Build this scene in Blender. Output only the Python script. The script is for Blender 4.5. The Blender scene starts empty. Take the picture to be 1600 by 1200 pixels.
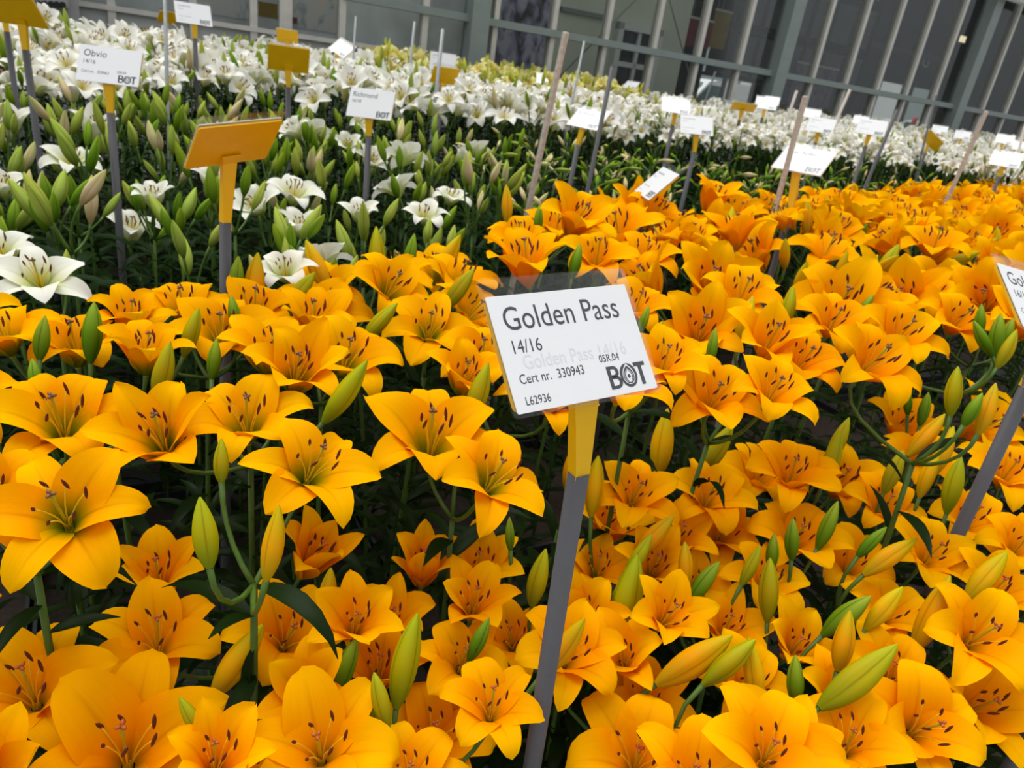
import bpy, math, random
import numpy as np
from mathutils import Vector, Matrix
from mathutils.bvhtree import BVHTree

# ------------------------------------------------------------------ camera
W_PX, H_PX, F_PX = 1600.0, 1200.0, 1109.0
CAM_Z = 1.5
PITCH = math.radians(23.9)
ROLL = math.radians(8.6)
_fwd = np.array([0, math.cos(PITCH), -math.sin(PITCH)])
_up0 = np.array([0, math.sin(PITCH), math.cos(PITCH)])
_X = np.array([1.0, 0, 0])
CX = math.cos(ROLL) * _X + math.sin(ROLL) * _up0
CU = -math.sin(ROLL) * _X + math.cos(ROLL) * _up0
CF = _fwd
CAM = np.array([0, 0, CAM_Z])
scene = bpy.context.scene
COL = scene.collection
cam_data = bpy.data.cameras.new('camera')
cam_data.sensor_width = 36.0
cam_data.lens = F_PX / W_PX * 36.0
cam_data.clip_start = 0.02
cam_data.clip_end = 400
cam_data.dof.use_dof = True
cam_data.dof.focus_distance = 0.62
cam_data.dof.aperture_fstop = 13.0
cam = bpy.data.objects.new('camera', cam_data)
COL.objects.link(cam)
cam.matrix_world = Matrix(((CX[0], CU[0], -CF[0], 0), (CX[1], CU[1], -CF[1], 0),
                           (CX[2], CU[2], -CF[2], CAM_Z), (0, 0, 0, 1)))
scene.camera = cam

# ------------------------------------------------------------------ light
world = bpy.data.worlds.new('overcast_sky')
scene.world = world
world.use_nodes = True
nt = world.node_tree
nt.nodes.clear()
_o = nt.nodes.new('ShaderNodeOutputWorld')
_b = nt.nodes.new('ShaderNodeBackground')
_tc = nt.nodes.new('ShaderNodeTexCoord')
_sx = nt.nodes.new('ShaderNodeSeparateXYZ')
_rp = nt.nodes.new('ShaderNodeValToRGB')
_rp.color_ramp.elements[0].position = 0.0
_rp.color_ramp.elements[0].color = (0.40, 0.42, 0.45, 1)
_rp.color_ramp.elements[1].position = 1.0
_rp.color_ramp.elements[1].color = (1.30, 1.30, 1.30, 1)
nt.links.new(_tc.outputs['Generated'], _sx.inputs[0])
nt.links.new(_sx.outputs['Z'], _rp.inputs[0])
nt.links.new(_rp.outputs[0], _b.inputs[0])
_b.inputs[1].default_value = 0.62
nt.links.new(_b.outputs[0], _o.inputs[0])
sun_d = bpy.data.lights.new('sky_overhead_offscreen', 'SUN')
sun_d.energy = 1.7
sun_d.angle = math.radians(55)
sun_d.color = (1.0, 0.98, 0.95)
sun = bpy.data.objects.new('sky_overhead_offscreen', sun_d)
COL.objects.link(sun)
sun.rotation_euler = (math.radians(-14), math.radians(-16), 0)
sun.location = (0, 0, 6)

scene.view_settings.view_transform = 'Standard'
scene.view_settings.look = 'None'
scene.view_settings.gamma = 1.0
scene.view_settings.use_curve_mapping = False
scene.view_settings.exposure = 0.55

# ------------------------------------------------------------------ helpers
RNG = random.Random(7)

def ray(x, y):
    """direction through a photo pixel, with unit component along the optical axis"""
    return CF + CX * ((x - W_PX / 2) / F_PX) - CU * ((y - H_PX / 2) / F_PX)

def at_depth(x, y, d):
    return CAM + ray(x, y) * d

def at_z(x, y, z):
    r = ray(x, y)
    return CAM + r * ((z - CAM_Z) / r[2])

def project(p):
    q = np.asarray(p, float) - CAM
    d = q @ CF
    return (W_PX / 2 + F_PX * (q @ CX) / d, H_PX / 2 - F_PX * (q @ CU) / d, d)

def lin(c):
    c = c / 255.0
    return c / 12.92 if c <= 0.04045 else ((c + 0.055) / 1.055) ** 2.4

def rgb(r, g, b):
    return (lin(r), lin(g), lin(b), 1.0)

def mesh(name, verts, faces, mats, mat_idx=None, uv=None, smooth=True):
    me = bpy.data.meshes.new(name)
    me.from_pydata([tuple(v) for v in verts], [], [tuple(f) for f in faces])
    for m in (mats if isinstance(mats, (list, tuple)) else [mats]):
        me.materials.append(m)
    if mat_idx is not None:
        me.polygons.foreach_set('material_index', np.asarray(mat_idx, np.int32))
    if smooth:
        me.polygons.foreach_set('use_smooth', np.ones(len(me.polygons), bool))
    if uv is not None:
        lay = me.uv_layers.new(name='UVMap')
        vi = np.empty(len(me.loops), np.int32)
        me.loops.foreach_get('vertex_index', vi)
        lay.data.foreach_set('uv', np.asarray(uv, np.float32)[vi].ravel())
    me.update()
    return me

def add(name, me, parent=None, mat=None, label=None, cat=None, group=None, kind=None):
    o = bpy.data.objects.new(name, me)
    COL.objects.link(o)
    if parent is not None:
        o.parent = parent
    if mat is not None:
        o.matrix_basis = mat
    if label: o['label'] = label
    if cat: o['category'] = cat
    if group: o['group'] = group
    if kind: o['kind'] = kind
    return o

def copy_tree(o, parent=None):
    c = o.copy()
    COL.objects.link(c)
    c.parent = parent
    for ch in o.children:
        copy_tree(ch, c)
    return c

def basis(zaxis, roll=0.0, pos=(0, 0, 0), scale=1.0, hint=None):
    z = Vector(zaxis).normalized()
    h = Vector(hint) if hint is not None else (Vector((0, 0, 1)) if abs(z.z) < 0.9 else Vector((0, 1, 0)))
    x = h.cross(z)
    if x.length < 1e-6:
        x = Vector((1, 0, 0)).cross(z)
    x.normalize()
    y = z.cross(x)
    m = Matrix(((x.x, y.x, z.x), (x.y, y.y, z.y), (x.z, y.z, z.z))).to_4x4()
    return Matrix.Translation(Vector(pos)) @ m @ Matrix.Rotation(roll, 4, 'Z') @ Matrix.Scale(scale, 4)

def cam_dir(p):
    d = np.array([-p[0], -p[1], 0.0]); d /= np.linalg.norm(d) + 1e-9
    return d
SOIL_Z = 0.2
OBST = []          # poles, cards and stakes that flowers must not run through: (centre, radius, tree)
def tree_of(v, f):
    return BVHTree.FromPolygons([tuple(q) for q in np.asarray(v, float)], f)

class Geo:
    """collects pieces of ONE mesh"""
    def __init__(self):
        self.v, self.f, self.m, self.uv, self.n = [], [], [], [], 0
    def put(self, v, f, mi=0, uv=None):
        v = np.asarray(v, float)
        self.v.append(v)
        self.uv.append(np.zeros((len(v), 2)) if uv is None else np.asarray(uv, float))
        for q in f:
            self.f.append(tuple(i + self.n for i in q))
        self.m += [mi] * len(f) if np.isscalar(mi) else list(mi)
        self.n += len(v)
        return self
    def box(self, lo, hi, mi=0):
        a, b = np.asarray(lo, float), np.asarray(hi, float)
        v = [(x, y, z) for x in (a[0], b[0]) for y in (a[1], b[1]) for z in (a[2], b[2])]
        return self.put(v, [(0, 1, 3, 2), (4, 6, 7, 5), (0, 4, 5, 1), (2, 3, 7, 6), (0, 2, 6, 4), (1, 5, 7, 3)], mi)
    def tube(self, pts, rad, n=6, mi=0, caps=True):
        v, f = tube_geo(pts, rad, n, caps)
        return self.put(v, f, mi)
    def build(self, name, mats, smooth=True):
        return mesh(name, np.vstack(self.v), self.f, mats, self.m, np.vstack(self.uv), smooth)

def tube_geo(pts, rad, n=6, caps=True):
    P = [np.asarray(p, float) for p in pts]
    R = rad if hasattr(rad, '__len__') else [rad] * len(P)
    v, f = [], []
    prev = None
    for i, p in enumerate(P):
        t = P[min(i + 1, len(P) - 1)] - P[max(i - 1, 0)]
        t = t / (np.linalg.norm(t) + 1e-12)
        if prev is None:
            h = np.array([0, 0, 1.0]) if abs(t[2]) < 0.9 else np.array([1.0, 0, 0])
            a = np.cross(h, t)
        else:
            a = prev - t * (prev @ t)
        a /= np.linalg.norm(a) + 1e-12
        prev = a
        b = np.cross(t, a)
        for k in range(n):
            th = 2 * math.pi * k / n
            v.append(p + R[i] * (a * math.cos(th) + b * math.sin(th)))
    for i in range(len(P) - 1):
        for k in range(n):
            f.append((i * n + k, i * n + (k + 1) % n, (i + 1) * n + (k + 1) % n, (i + 1) * n + k))
    if caps:
        f.append(tuple(range(n - 1, -1, -1)))
        f.append(tuple(range((len(P) - 1) * n, len(P) * n)))
    return v, f

def bez(a, b, c, n=6):
    a, b, c = (np.asarray(q, float) for q in (a, b, c))
    return [(1 - t) ** 2 * a + 2 * t * (1 - t) * b + t * t * c for t in np.linspace(0, 1, n)]

# ------------------------------------------------------------------ materials
def new_mat(name):
    m = bpy.data.materials.new(name)
    m.use_nodes = True
    m.node_tree.nodes.clear()
    return m, m.node_tree.nodes, m.node_tree.links

def plain(name, col, rough=0.6, metal=0.0, spec=0.4, noise=0.0, nscale=30.0, bump=0.0):
    m, N, L = new_mat(name)
    o = N.new('ShaderNodeOutputMaterial')
    p = N.new('ShaderNodeBsdfPrincipled')
    p.inputs['Base Color'].default_value = col
    p.inputs['Roughness'].default_value = rough
    p.inputs['Metallic'].default_value = metal
    p.inputs['Specular IOR Level'].default_value = spec
    L.new(p.outputs[0], o.inputs[0])
    if noise or bump:
        tc = N.new('ShaderNodeTexCoord')
        nz = N.new('ShaderNodeTexNoise')
        nz.inputs['Scale'].default_value = nscale
        nz.inputs['Detail'].default_value = 4
        L.new(tc.outputs['Object'], nz.inputs['Vector'])
        if noise:
            mr = N.new('ShaderNodeMapRange')
            mr.inputs['From Min'].default_value = 0.3
            mr.inputs['From Max'].default_value = 0.7
            mr.inputs['To Min'].default_value = 1 - noise
            mr.inputs['To Max'].default_value = 1 + noise
            L.new(nz.outputs['Fac'], mr.inputs['Value'])
            mx = N.new('ShaderNodeMix')
            mx.data_type = 'RGBA'
            mx.blend_type = 'MULTIPLY'
            mx.inputs[0].default_value = 1.0
            mx.inputs[6].default_value = col
            L.new(mr.outputs[0], mx.inputs[7])
            L.new(mx.outputs[2], p.inputs['Base Color'])
        if bump:
            bp = N.new('ShaderNodeBump')
            bp.inputs['Strength'].default_value = bump
            L.new(nz.outputs['Fac'], bp.inputs['Height'])
            L.new(bp.outputs[0], p.inputs['Normal'])
    return m

def matte(N, L, col_socket, gloss, rough, normal=None):
    """diffuse skin with a faint even gloss"""
    d = N.new('ShaderNodeBsdfDiffuse')
    L.new(col_socket, d.inputs['Color'])
    g = N.new('ShaderNodeBsdfGlossy'); g.inputs['Roughness'].default_value = rough
    g.inputs['Color'].default_value = (1, 1, 1, 1)
    if normal is not None:
        L.new(normal, d.inputs['Normal'])
    m = N.new('ShaderNodeMixShader'); m.inputs[0].default_value = gloss
    L.new(d.outputs[0], m.inputs[1]); L.new(g.outputs[0], m.inputs[2])
    return m

def petal_mat(name, stops, rib, trans=0.3, tcol=None, vary=0.06, spec=0.001):
    """stops: colours along the petal (UV v); rib: colour of the midrib line"""
    m, N, L = new_mat(name)
    o = N.new('ShaderNodeOutputMaterial')
    uv = N.new('ShaderNodeUVMap')
    sp = N.new('ShaderNodeSeparateXYZ')
    L.new(uv.outputs[0], sp.inputs[0])
    rp = N.new('ShaderNodeValToRGB')
    els = rp.color_ramp.elements
    while len(els) < len(stops):
        els.new(0.5)
    for e, (pos, c) in zip(els, stops):
        e.position, e.color = pos, c
    L.new(sp.outputs['Y'], rp.inputs[0])
    # midrib
    d = N.new('ShaderNodeMath'); d.operation = 'SUBTRACT'; d.inputs[1].default_value = 0.5
    L.new(sp.outputs['X'], d.inputs[0])
    a = N.new('ShaderNodeMath'); a.operation = 'ABSOLUTE'
    L.new(d.outputs[0], a.inputs[0])
    r = N.new('ShaderNodeMapRange')
    r.inputs['From Min'].default_value = 0.0
    r.inputs['From Max'].default_value = 0.055
    r.inputs['To Min'].default_value = 0.45
    r.inputs['To Max'].default_value = 0.0
    L.new(a.outputs[0], r.inputs['Value'])
    f = N.new('ShaderNodeMapRange')
    f.inputs['From Min'].default_value = 0.35
    f.inputs['From Max'].default_value = 0.9
    f.inputs['To Min'].default_value = 1.0
    f.inputs['To Max'].default_value = 0.0
    L.new(sp.outputs['Y'], f.inputs['Value'])
    mu = N.new('ShaderNodeMath'); mu.operation = 'MULTIPLY'
    L.new(r.outputs[0], mu.inputs[0]); L.new(f.outputs[0], mu.inputs[1])
    mx = N.new('ShaderNodeMix'); mx.data_type = 'RGBA'
    L.new(mu.outputs[0], mx.inputs[0])
    L.new(rp.outputs[0], mx.inputs[6])
    mx.inputs[7].default_value = rib
    # fine lengthwise veins
    mp = N.new('ShaderNodeMapping')
    mp.inputs['Scale'].default_value = (38, 2.2, 1)
    L.new(uv.outputs[0], mp.inputs[0])
    nz = N.new('ShaderNodeTexNoise'); nz.inputs['Scale'].default_value = 1.0
    L.new(mp.outputs[0], nz.inputs['Vector'])
    oi = N.new('ShaderNodeObjectInfo')
    hs = N.new('ShaderNodeHueSaturation')
    vr = N.new('ShaderNodeMapRange')
    vr.inputs['To Min'].default_value = 1 - vary
    vr.inputs['To Max'].default_value = 1 + vary
    L.new(nz.outputs['Fac'], vr.inputs['Value'])
    L.new(vr.outputs[0], hs.inputs['Value'])
    hr = N.new('ShaderNodeMapRange')
    hr.inputs['To Min'].default_value = 0.494
    hr.inputs['To Max'].default_value = 0.506
    L.new(oi.outputs['Random'], hr.inputs['Value'])
    L.new(hr.outputs[0], hs.inputs['Hue'])
    L.new(mx.outputs[2], hs.inputs['Color'])
    bp = N.new('ShaderNodeBump'); bp.inputs['Strength'].default_value = 0.12
    bp.inputs['Distance'].default_value = 0.002
    L.new(nz.outputs['Fac'], bp.inputs['Height'])
    p = matte(N, L, hs.outputs[0], spec, 0.45, bp.outputs[0])
    t = N.new('ShaderNodeBsdfTranslucent')
    if tcol is None:
        L.new(hs.outputs[0], t.inputs['Color'])
    else:
        t.inputs['Color'].default_value = tcol
    ms = N.new('ShaderNodeMixShader'); ms.inputs[0].default_value = trans
    L.new(p.outputs[0], ms.inputs[1]); L.new(t.outputs[0], ms.inputs[2])
    L.new(ms.outputs[0], o.inputs[0])
    return m

def bud_mat(name, base, mid, tip, groove, rough=0.42, gw=0.07):
    m, N, L = new_mat(name)
    o = N.new('ShaderNodeOutputMaterial')
    uv = N.new('ShaderNodeUVMap')
    sp = N.new('ShaderNodeSeparateXYZ')
    L.new(uv.outputs[0], sp.inputs[0])
    rp = N.new('ShaderNodeValToRGB')
    els = rp.color_ramp.elements
    els.new(0.5)
    for e, (pos, c) in zip(els, ((0.05, base), (0.5, mid), (0.96, tip))):
        e.position, e.color = pos, c
    L.new(sp.outputs['Y'], rp.inputs[0])
    k = N.new('ShaderNodeMath'); k.operation = 'MULTIPLY'; k.inputs[1].default_value = 3.0
    L.new(sp.outputs['X'], k.inputs[0])
    fr = N.new('ShaderNodeMath'); fr.operation = 'FRACT'
    L.new(k.outputs[0], fr.inputs[0])
    d = N.new('ShaderNodeMath'); d.operation = 'SUBTRACT'; d.inputs[1].default_value = 0.5
    L.new(fr.outputs[0], d.inputs[0])
    a = N.new('ShaderNodeMath'); a.operation = 'ABSOLUTE'
    L.new(d.outputs[0], a.inputs[0])
    r = N.new('ShaderNodeMapRange')
    r.inputs['From Min'].default_value = 0.0
    r.inputs['From Max'].default_value = gw
    r.inputs['To Min'].default_value = 0.75
    r.inputs['To Max'].default_value = 0.0
    L.new(a.outputs[0], r.inputs['Value'])
    mx = N.new('ShaderNodeMix'); mx.data_type = 'RGBA'
    L.new(r.outputs[0], mx.inputs[0])
    L.new(rp.outputs[0], mx.inputs[6])
    mx.inputs[7].default_value = groove
    oi = N.new('ShaderNodeObjectInfo')
    hs = N.new('ShaderNodeHueSaturation')
    hr = N.new('ShaderNodeMapRange')
    hr.inputs['To Min'].default_value = 0.485
    hr.inputs['To Max'].default_value = 0.515
    L.new(oi.outputs['Random'], hr.inputs['Value'])
    L.new(hr.outputs[0], hs.inputs['Hue'])
    L.new(mx.outputs[2], hs.inputs['Color'])
    p = matte(N, L, hs.outputs[0], 0.008, rough)
    L.new(p.outputs[0], o.inputs[0])
    return m

def leaf_mat(name, c1, c2):
    m, N, L = new_mat(name)
    o = N.new('ShaderNodeOutputMaterial')
    uv = N.new('ShaderNodeUVMap')
    mp = N.new('ShaderNodeMapping'); mp.inputs['Scale'].default_value = (14, 1.0, 1)
    L.new(uv.outputs[0], mp.inputs[0])
    nz = N.new('ShaderNodeTexNoise'); nz.inputs['Scale'].default_value = 1.5
    L.new(mp.outputs[0], nz.inputs['Vector'])
    mx = N.new('ShaderNodeMix'); mx.data_type = 'RGBA'
    mx.inputs[6].default_value = c1
    mx.inputs[7].default_value = c2
    L.new(nz.outputs['Fac'], mx.inputs[0])
    p = matte(N, L, mx.outputs[2], 0.006, 0.35)
    t = N.new('ShaderNodeBsdfTranslucent')
    L.new(mx.outputs[2], t.inputs['Color'])
    ms = N.new('ShaderNodeMixShader'); ms.inputs[0].default_value = 0.12
    L.new(p.outputs[0], ms.inputs[1]); L.new(t.outputs[0], ms.inputs[2])
    L.new(ms.outputs[0], o.inputs[0])
    return m

def clear_mat(name, tint, gloss=0.12, rough=0.05, haze=0.0, hazecol=(0.8, 0.8, 0.8, 1)):
    """thin clear sheet: lets light straight through, reflects by Fresnel, optional milky haze"""
    m, N, L = new_mat(name)
    o = N.new('ShaderNodeOutputMaterial')
    t = N.new('ShaderNodeBsdfTransparent'); t.inputs[0].default_value = tint
    g = N.new('ShaderNodeBsdfGlossy'); g.inputs['Roughness'].default_value = rough
    lw = N.new('ShaderNodeFresnel'); lw.inputs['IOR'].default_value = 1.45
    mt = N.new('ShaderNodeMath'); mt.operation = 'MULTIPLY'; mt.inputs[1].default_value = gloss * 8
    mt.use_clamp = True
    L.new(lw.outputs[0], mt.inputs[0])
    ms = N.new('ShaderNodeMixShader')
    L.new(mt.outputs[0], ms.inputs[0])
    L.new(t.outputs[0], ms.inputs[1]); L.new(g.outputs[0], ms.inputs[2])
    out = ms
    if haze:
        d = N.new('ShaderNodeBsdfDiffuse'); d.inputs[0].default_value = hazecol
        m2 = N.new('ShaderNodeMixShader'); m2.inputs[0].default_value = haze
        L.new(ms.outputs[0], m2.inputs[1]); L.new(d.outputs[0], m2.inputs[2])
        out = m2
    L.new(out.outputs[0], o.inputs[0])
    return m

OR = rgb(255, 166, 0)
M = {}
M['orange'] = petal_mat('orange_petal', [(0.0, rgb(206, 150, 0)), (0.25, rgb(252, 166, 0)), (0.7, rgb(254, 178, 0)), (1.0, rgb(255, 190, 0))],
                        rgb(214, 112, 0), 0.30)
M['orange_green'] = petal_mat('orange_petal_green_throat', [(0.0, rgb(84, 104, 0)), (0.14, rgb(146, 138, 0)), (0.40, rgb(250, 172, 0)), (1.0, rgb(255, 186, 0))],
                              rgb(190, 112, 0), 0.30)
M['white'] = petal_mat('white_petal', [(0.0, rgb(190, 205, 120)), (0.2, rgb(226, 226, 180)), (0.42, rgb(244, 243, 232)), (1.0, rgb(250, 250, 246))],
                       rgb(214, 214, 170), 0.3, vary=0.03)
M['white_green'] = petal_mat('greenish_white_petal', [(0.0, rgb(150, 175, 70)), (0.25, rgb(214, 220, 150)), (0.5, rgb(240, 241, 222)), (1.0, rgb(248, 248, 240))],
                             rgb(190, 200, 130), 0.3, vary=0.03)
M['pale'] = petal_mat('pale_yellow_petal', [(0.0, rgb(225, 205, 70)), (0.4, rgb(238, 228, 130)), (1.0, rgb(245, 242, 190))],
                      rgb(214, 200, 90), 0.3, vary=0.03)
M['bud_g'] = bud_mat('green_bud', rgb(66, 100, 8), rgb(98, 130, 12), rgb(136, 158, 40), rgb(50, 70, 2))
M['bud_yg'] = bud_mat('yellow_green_bud', rgb(116, 128, 6), rgb(166, 152, 4), rgb(160, 166, 20), rgb(124, 108, 0))
M['bud_y'] = bud_mat('golden_bud', rgb(168, 142, 4), rgb(222, 158, 0), rgb(186, 172, 10), rgb(176, 118, 0))
M['bud_w'] = bud_mat('pale_green_bud', rgb(104, 124, 30), rgb(156, 172, 72), rgb(164, 182, 68), rgb(92, 106, 28))
M['bud_wg'] = bud_mat('fresh_green_bud', rgb(70, 104, 12), rgb(112, 146, 30), rgb(138, 166, 42), rgb(58, 84, 10))
M['bud_p'] = bud_mat('cream_bud_flushed_pink', rgb(150, 140, 84), rgb(212, 196, 150), rgb(196, 200, 120), rgb(190, 130, 110))
M['bud_py'] = bud_mat('pale_yellow_bud', rgb(150, 160, 30), rgb(206, 208, 74), rgb(196, 204, 70), rgb(150, 150, 40))
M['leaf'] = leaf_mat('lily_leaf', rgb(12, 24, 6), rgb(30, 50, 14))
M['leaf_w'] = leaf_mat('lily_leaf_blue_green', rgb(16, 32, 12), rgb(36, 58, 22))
M['stem'] = plain('lily_stem', rgb(70, 100, 26), 0.5, noise=0.15, nscale=60)
M['anther'] = plain('brown_anther', rgb(92, 34, 10), 0.75, noise=0.3, nscale=700, bump=0.4)
M['filament'] = plain('yellow_filament', rgb(226, 186, 30), 0.5)
M['style'] = plain('green_yellow_style', rgb(176, 160, 20), 0.45)
M['stigma'] = plain('red_brown_stigma', rgb(170, 84, 22), 0.4, noise=0.2, nscale=500)
M['stigma_d'] = plain('grey_brown_stigma', rgb(118, 78, 46), 0.4, noise=0.2, nscale=500)
M['yellow_plastic'] = plain('yellow_plastic', rgb(238, 184, 0), 0.42, noise=0.03, nscale=40)
M['pvc'] = plain('grey_pvc', rgb(82, 82, 86), 0.5, noise=0.04, nscale=80)
M['card'] = plain('white_card', rgb(238, 240, 242), 0.6, noise=0.01, nscale=40)
M['ink'] = plain('printed_ink', rgb(62, 66, 70), 0.6)
M['ink_faint'] = plain('faint_showthrough_ink', rgb(222, 227, 231), 0.6)
M['ink_grey'] = plain('blurred_grey_ink', rgb(150, 154, 160), 0.6)
M['sleeve'] = clear_mat('clear_plastic_sleeve', (0.985, 0.985, 0.985, 1), 0.010, 0.12, 0.010)
M['wood'] = plain('weathered_wood', rgb(196, 186, 174), 0.7, noise=0.18, nscale=90)
M['steel'] = plain('galvanised_steel', rgb(150, 154, 156), 0.4, 0.5, noise=0.08, nscale=60)

# ------------------------------------------------------------------ glass wall and the hall behind it
_r = ray(2800, 404)
FT = np.array([_r[0], _r[1], 0.0]); FT /= np.linalg.norm(FT)
FN = np.array([-FT[1], FT[0], 0.0])
FP = at_z(575, 0, 1.88)
FM = Matrix(((FT[0], FN[0], 0, FP[0]), (FT[1], FN[1], 0, FP[1]), (0, 0, 1, 0), (0, 0, 0, 1)))

def fac(x, y, off=0.0):
    """photo pixel -> (u, z) on the upright plane `off` metres behind the glass wall"""
    q = ray(x, y)
    k = ((FP - CAM) @ FN + off) / (q @ FN)
    P = CAM + q * k
    return float((P - FP) @ FT), float(P[2])

M['concrete'] = plain('concrete_floor', rgb(150, 150, 146), 0.75, noise=0.18, nscale=6, bump=0.05)
M['post'] = plain('grey_green_painted_steel', rgb(134, 145, 143), 0.5, noise=0.05, nscale=8)
M['alu'] = plain('weathered_aluminium', rgb(205, 203, 196), 0.5, 0.0, noise=0.06, nscale=12)
M['glass'] = clear_mat('window_glass', (0.84, 0.86, 0.85, 1), 0.03, 0.02, 0.005, (0.75, 0.76, 0.76, 1))
M['sillpanel'] = plain('grey_cladding_panel', rgb(186, 189, 187), 0.6, noise=0.08, nscale=4)
M['greywall'] = plain('pale_grey_partition', rgb(212, 215, 198), 0.7, noise=0.06, nscale=2)
M['leftwall'] = plain('reflection_mottled_screen', rgb(236, 238, 240), 0.6, noise=0.25, nscale=2.2)  # pale mottle stands for the sky reflections in the panes
M['darkwall'] = plain('dark_brown_grey_cladding', rgb(62, 60, 53), 0.8, noise=0.08, nscale=1.5)
M['hallroof'] = plain('dark_hall_roof', rgb(40, 40, 38), 0.8, noise=0.05, nscale=2)
M['greybox'] = plain('grey_storage_box', rgb(96, 97, 96), 0.6, noise=0.1, nscale=3)
M['whitepaint'] = plain('white_paint', rgb(226, 228, 226), 0.5, noise=0.03, nscale=5)
M['darkview'] = plain('pane_painted_as_dark_room', rgb(46, 50, 50), 0.15, spec=0.5, noise=0.2, nscale=4)  # opaque; darkness of the room behind is put into the colour
M['redcloth'] = plain('dark_red_banner_cloth', rgb(120, 22, 26), 0.8, noise=0.1, nscale=6)
M['olivecloth'] = plain('mustard_banner_cloth', rgb(150, 122, 30), 0.8, noise=0.1, nscale=6)
M['letter'] = plain('pale_grey_letter', rgb(205, 207, 205), 0.5)
M['tyre'] = plain('black_rubber', rgb(30, 30, 30), 0.8, noise=0.1, nscale=40)
M['carwhite'] = plain('white_car_paint', rgb(236, 240, 240), 0.3, noise=0.01, nscale=3)
M['carglass'] = plain('tinted_car_glass', rgb(70, 96, 92), 0.12, spec=0.6, noise=0.05, nscale=2)
M['outside'] = plain('pale_teal_building', rgb(158, 172, 170), 0.7, noise=0.05, nscale=1)
M['redpaint'] = plain('red_paint', rgb(190, 34, 40), 0.5, noise=0.05, nscale=20)
M['boxgrey'] = plain('light_grey_enclosure', rgb(168, 169, 168), 0.45, noise=0.03, nscale=10)
M['black'] = plain('black_plastic', rgb(26, 27, 30), 0.5, noise=0.1, nscale=30)

def poster_mat(name, ca, cb, cc):
    m, N, L = new_mat(name)
    o = N.new('ShaderNodeOutputMaterial')
    p = N.new('ShaderNodeBsdfPrincipled')
    p.inputs['Roughness'].default_value = 0.5
    tc = N.new('ShaderNodeTexCoord')
    mp = N.new('ShaderNodeMapping'); mp.inputs['Scale'].default_value = (5.5, 5.5, 3.2)
    L.new(tc.outputs['Object'], mp.inputs[0])
    nz = N.new('ShaderNodeTexNoise'); nz.inputs['Scale'].default_value = 1.2
    nz.inputs['Detail'].default_value = 5; nz.inputs['Distortion'].default_value = 1.2
    L.new(mp.outputs[0], nz.inputs['Vector'])
    rp = N.new('ShaderNodeValToRGB')
    els = rp.color_ramp.elements
    els.new(0.5)
    for e, (pos, c) in zip(els, ((0.36, ca), (0.48, cb), (0.6, cc))):
        e.position, e.color = pos, c
    L.new(nz.outputs['Fac'], rp.inputs[0])
    L.new(rp.outputs[0], p.inputs['Base Color'])
    L.new(p.outputs[0], o.inputs[0])
    return m
M['purpleprint'] = poster_mat('purple_blossom_print', rgb(56, 58, 56), rgb(150, 142, 172), rgb(186, 184, 200))
M['mauveprint'] = poster_mat('dark_mauve_print', rgb(48, 42, 52), rgb(96, 84, 104), rgb(110, 100, 116))
M['paneblur'] = poster_mat('soft_grey_pane_blur', rgb(170, 172, 172), rgb(214, 216, 218), rgb(226, 210, 202))  # invented sheets, their blotches stand for the grey blur in the panes

def fbox(name, u0, u1, w0, w1, z0, z1, m, parent=None, **kw):
    me = Geo().box((min(u0, u1), w0, min(z0, z1)), (max(u0, u1), w1, max(z0, z1))).build(name, m, smooth=False)
    return add(name, me, parent, FM if parent is None else None, **kw)

# floor inside, floor of the hall and yard
g = Geo()
g.put([(-14, -3, 0), (80, -3, 0), (80, 110, 0), (-14, 110, 0)], [(0, 1, 2, 3)])
add('floor', g.build('floor', M['concrete'], False), kind='structure', label='grey concrete floor under the lily beds')

U_END = 15.5
wall = add('wall_back', None, None, FM, kind='structure', label='glass wall with steel posts and thin mullions')
POSTS = [1.13, 5.56, 9.75, 13.9]
rail_z = 1.88
mull_left = [-6.2, -5.4, -4.6, -3.8, -3.0, -2.17, -1.55, -1.05, -0.77, -0.25, 0.58]
mull_right = [1.36 + 0.706 * k for k in range(0, 20)]
mull_right = [u for u in mull_right if all(abs(u - p) > 0.16 for p in POSTS) and u < U_END]
for p in POSTS:
    fbox('post', p - 0.10, p + 0.10, -0.16, 0.04, 0.0, 4.6, M['post'], wall)
for u in mull_left:
    hw = 0.055 if u in (-0.77,) else 0.03
    fbox('mullion', u - hw, u + hw, -0.05, 0.05, 0.0, 4.6, M['alu'], wall)
for u in mull_right:
    fbox('mullion', u - 0.028, u + 0.028, -0.05, 0.05, 0.0, 4.6, M['alu'], wall)
segs = [(-0.25, POSTS[0] - 0.1)] + [(POSTS[i] + 0.1, POSTS[i + 1] - 0.1) for i in range(3)]
for a, b in segs:
    fbox('rail', a, b, -0.09, 0.03, rail_z - 0.035, rail_z + 0.035, M['post'], wall)
fbox('rail', -6.5, 1.03, -0.06, 0.05, 1.46, 1.50, M['alu'], wall)
fbox('rail', -6.5, U_END, -0.06, 0.05, 3.9, 4.0, M['alu'], wall)
fbox('rail', -6.5, U_END, -0.06, 0.05, 4.56, 4.66, M['post'], wall)
allm = sorted(mull_left + mull_right + POSTS)
for a, b in zip(allm[:-1], allm[1:]):
    if b <= 1.2:
        fbox('panel', a + 0.02, b - 0.02, -0.01, 0.01, 0.02, 1.47, M['sillpanel'], wall)
        fbox('pane', a + 0.02, b - 0.02, -0.004, 0.004, 1.49, 3.9, M['glass'], wall)
    else:
        fbox('pane', a + 0.02, b - 0.02, -0.004, 0.004, 0.05, rail_z, M['glass'], wall)
        fbox('pane', a + 0.02, b - 0.02, -0.004, 0.004, rail_z, 3.9, M['glass'], wall)

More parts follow.
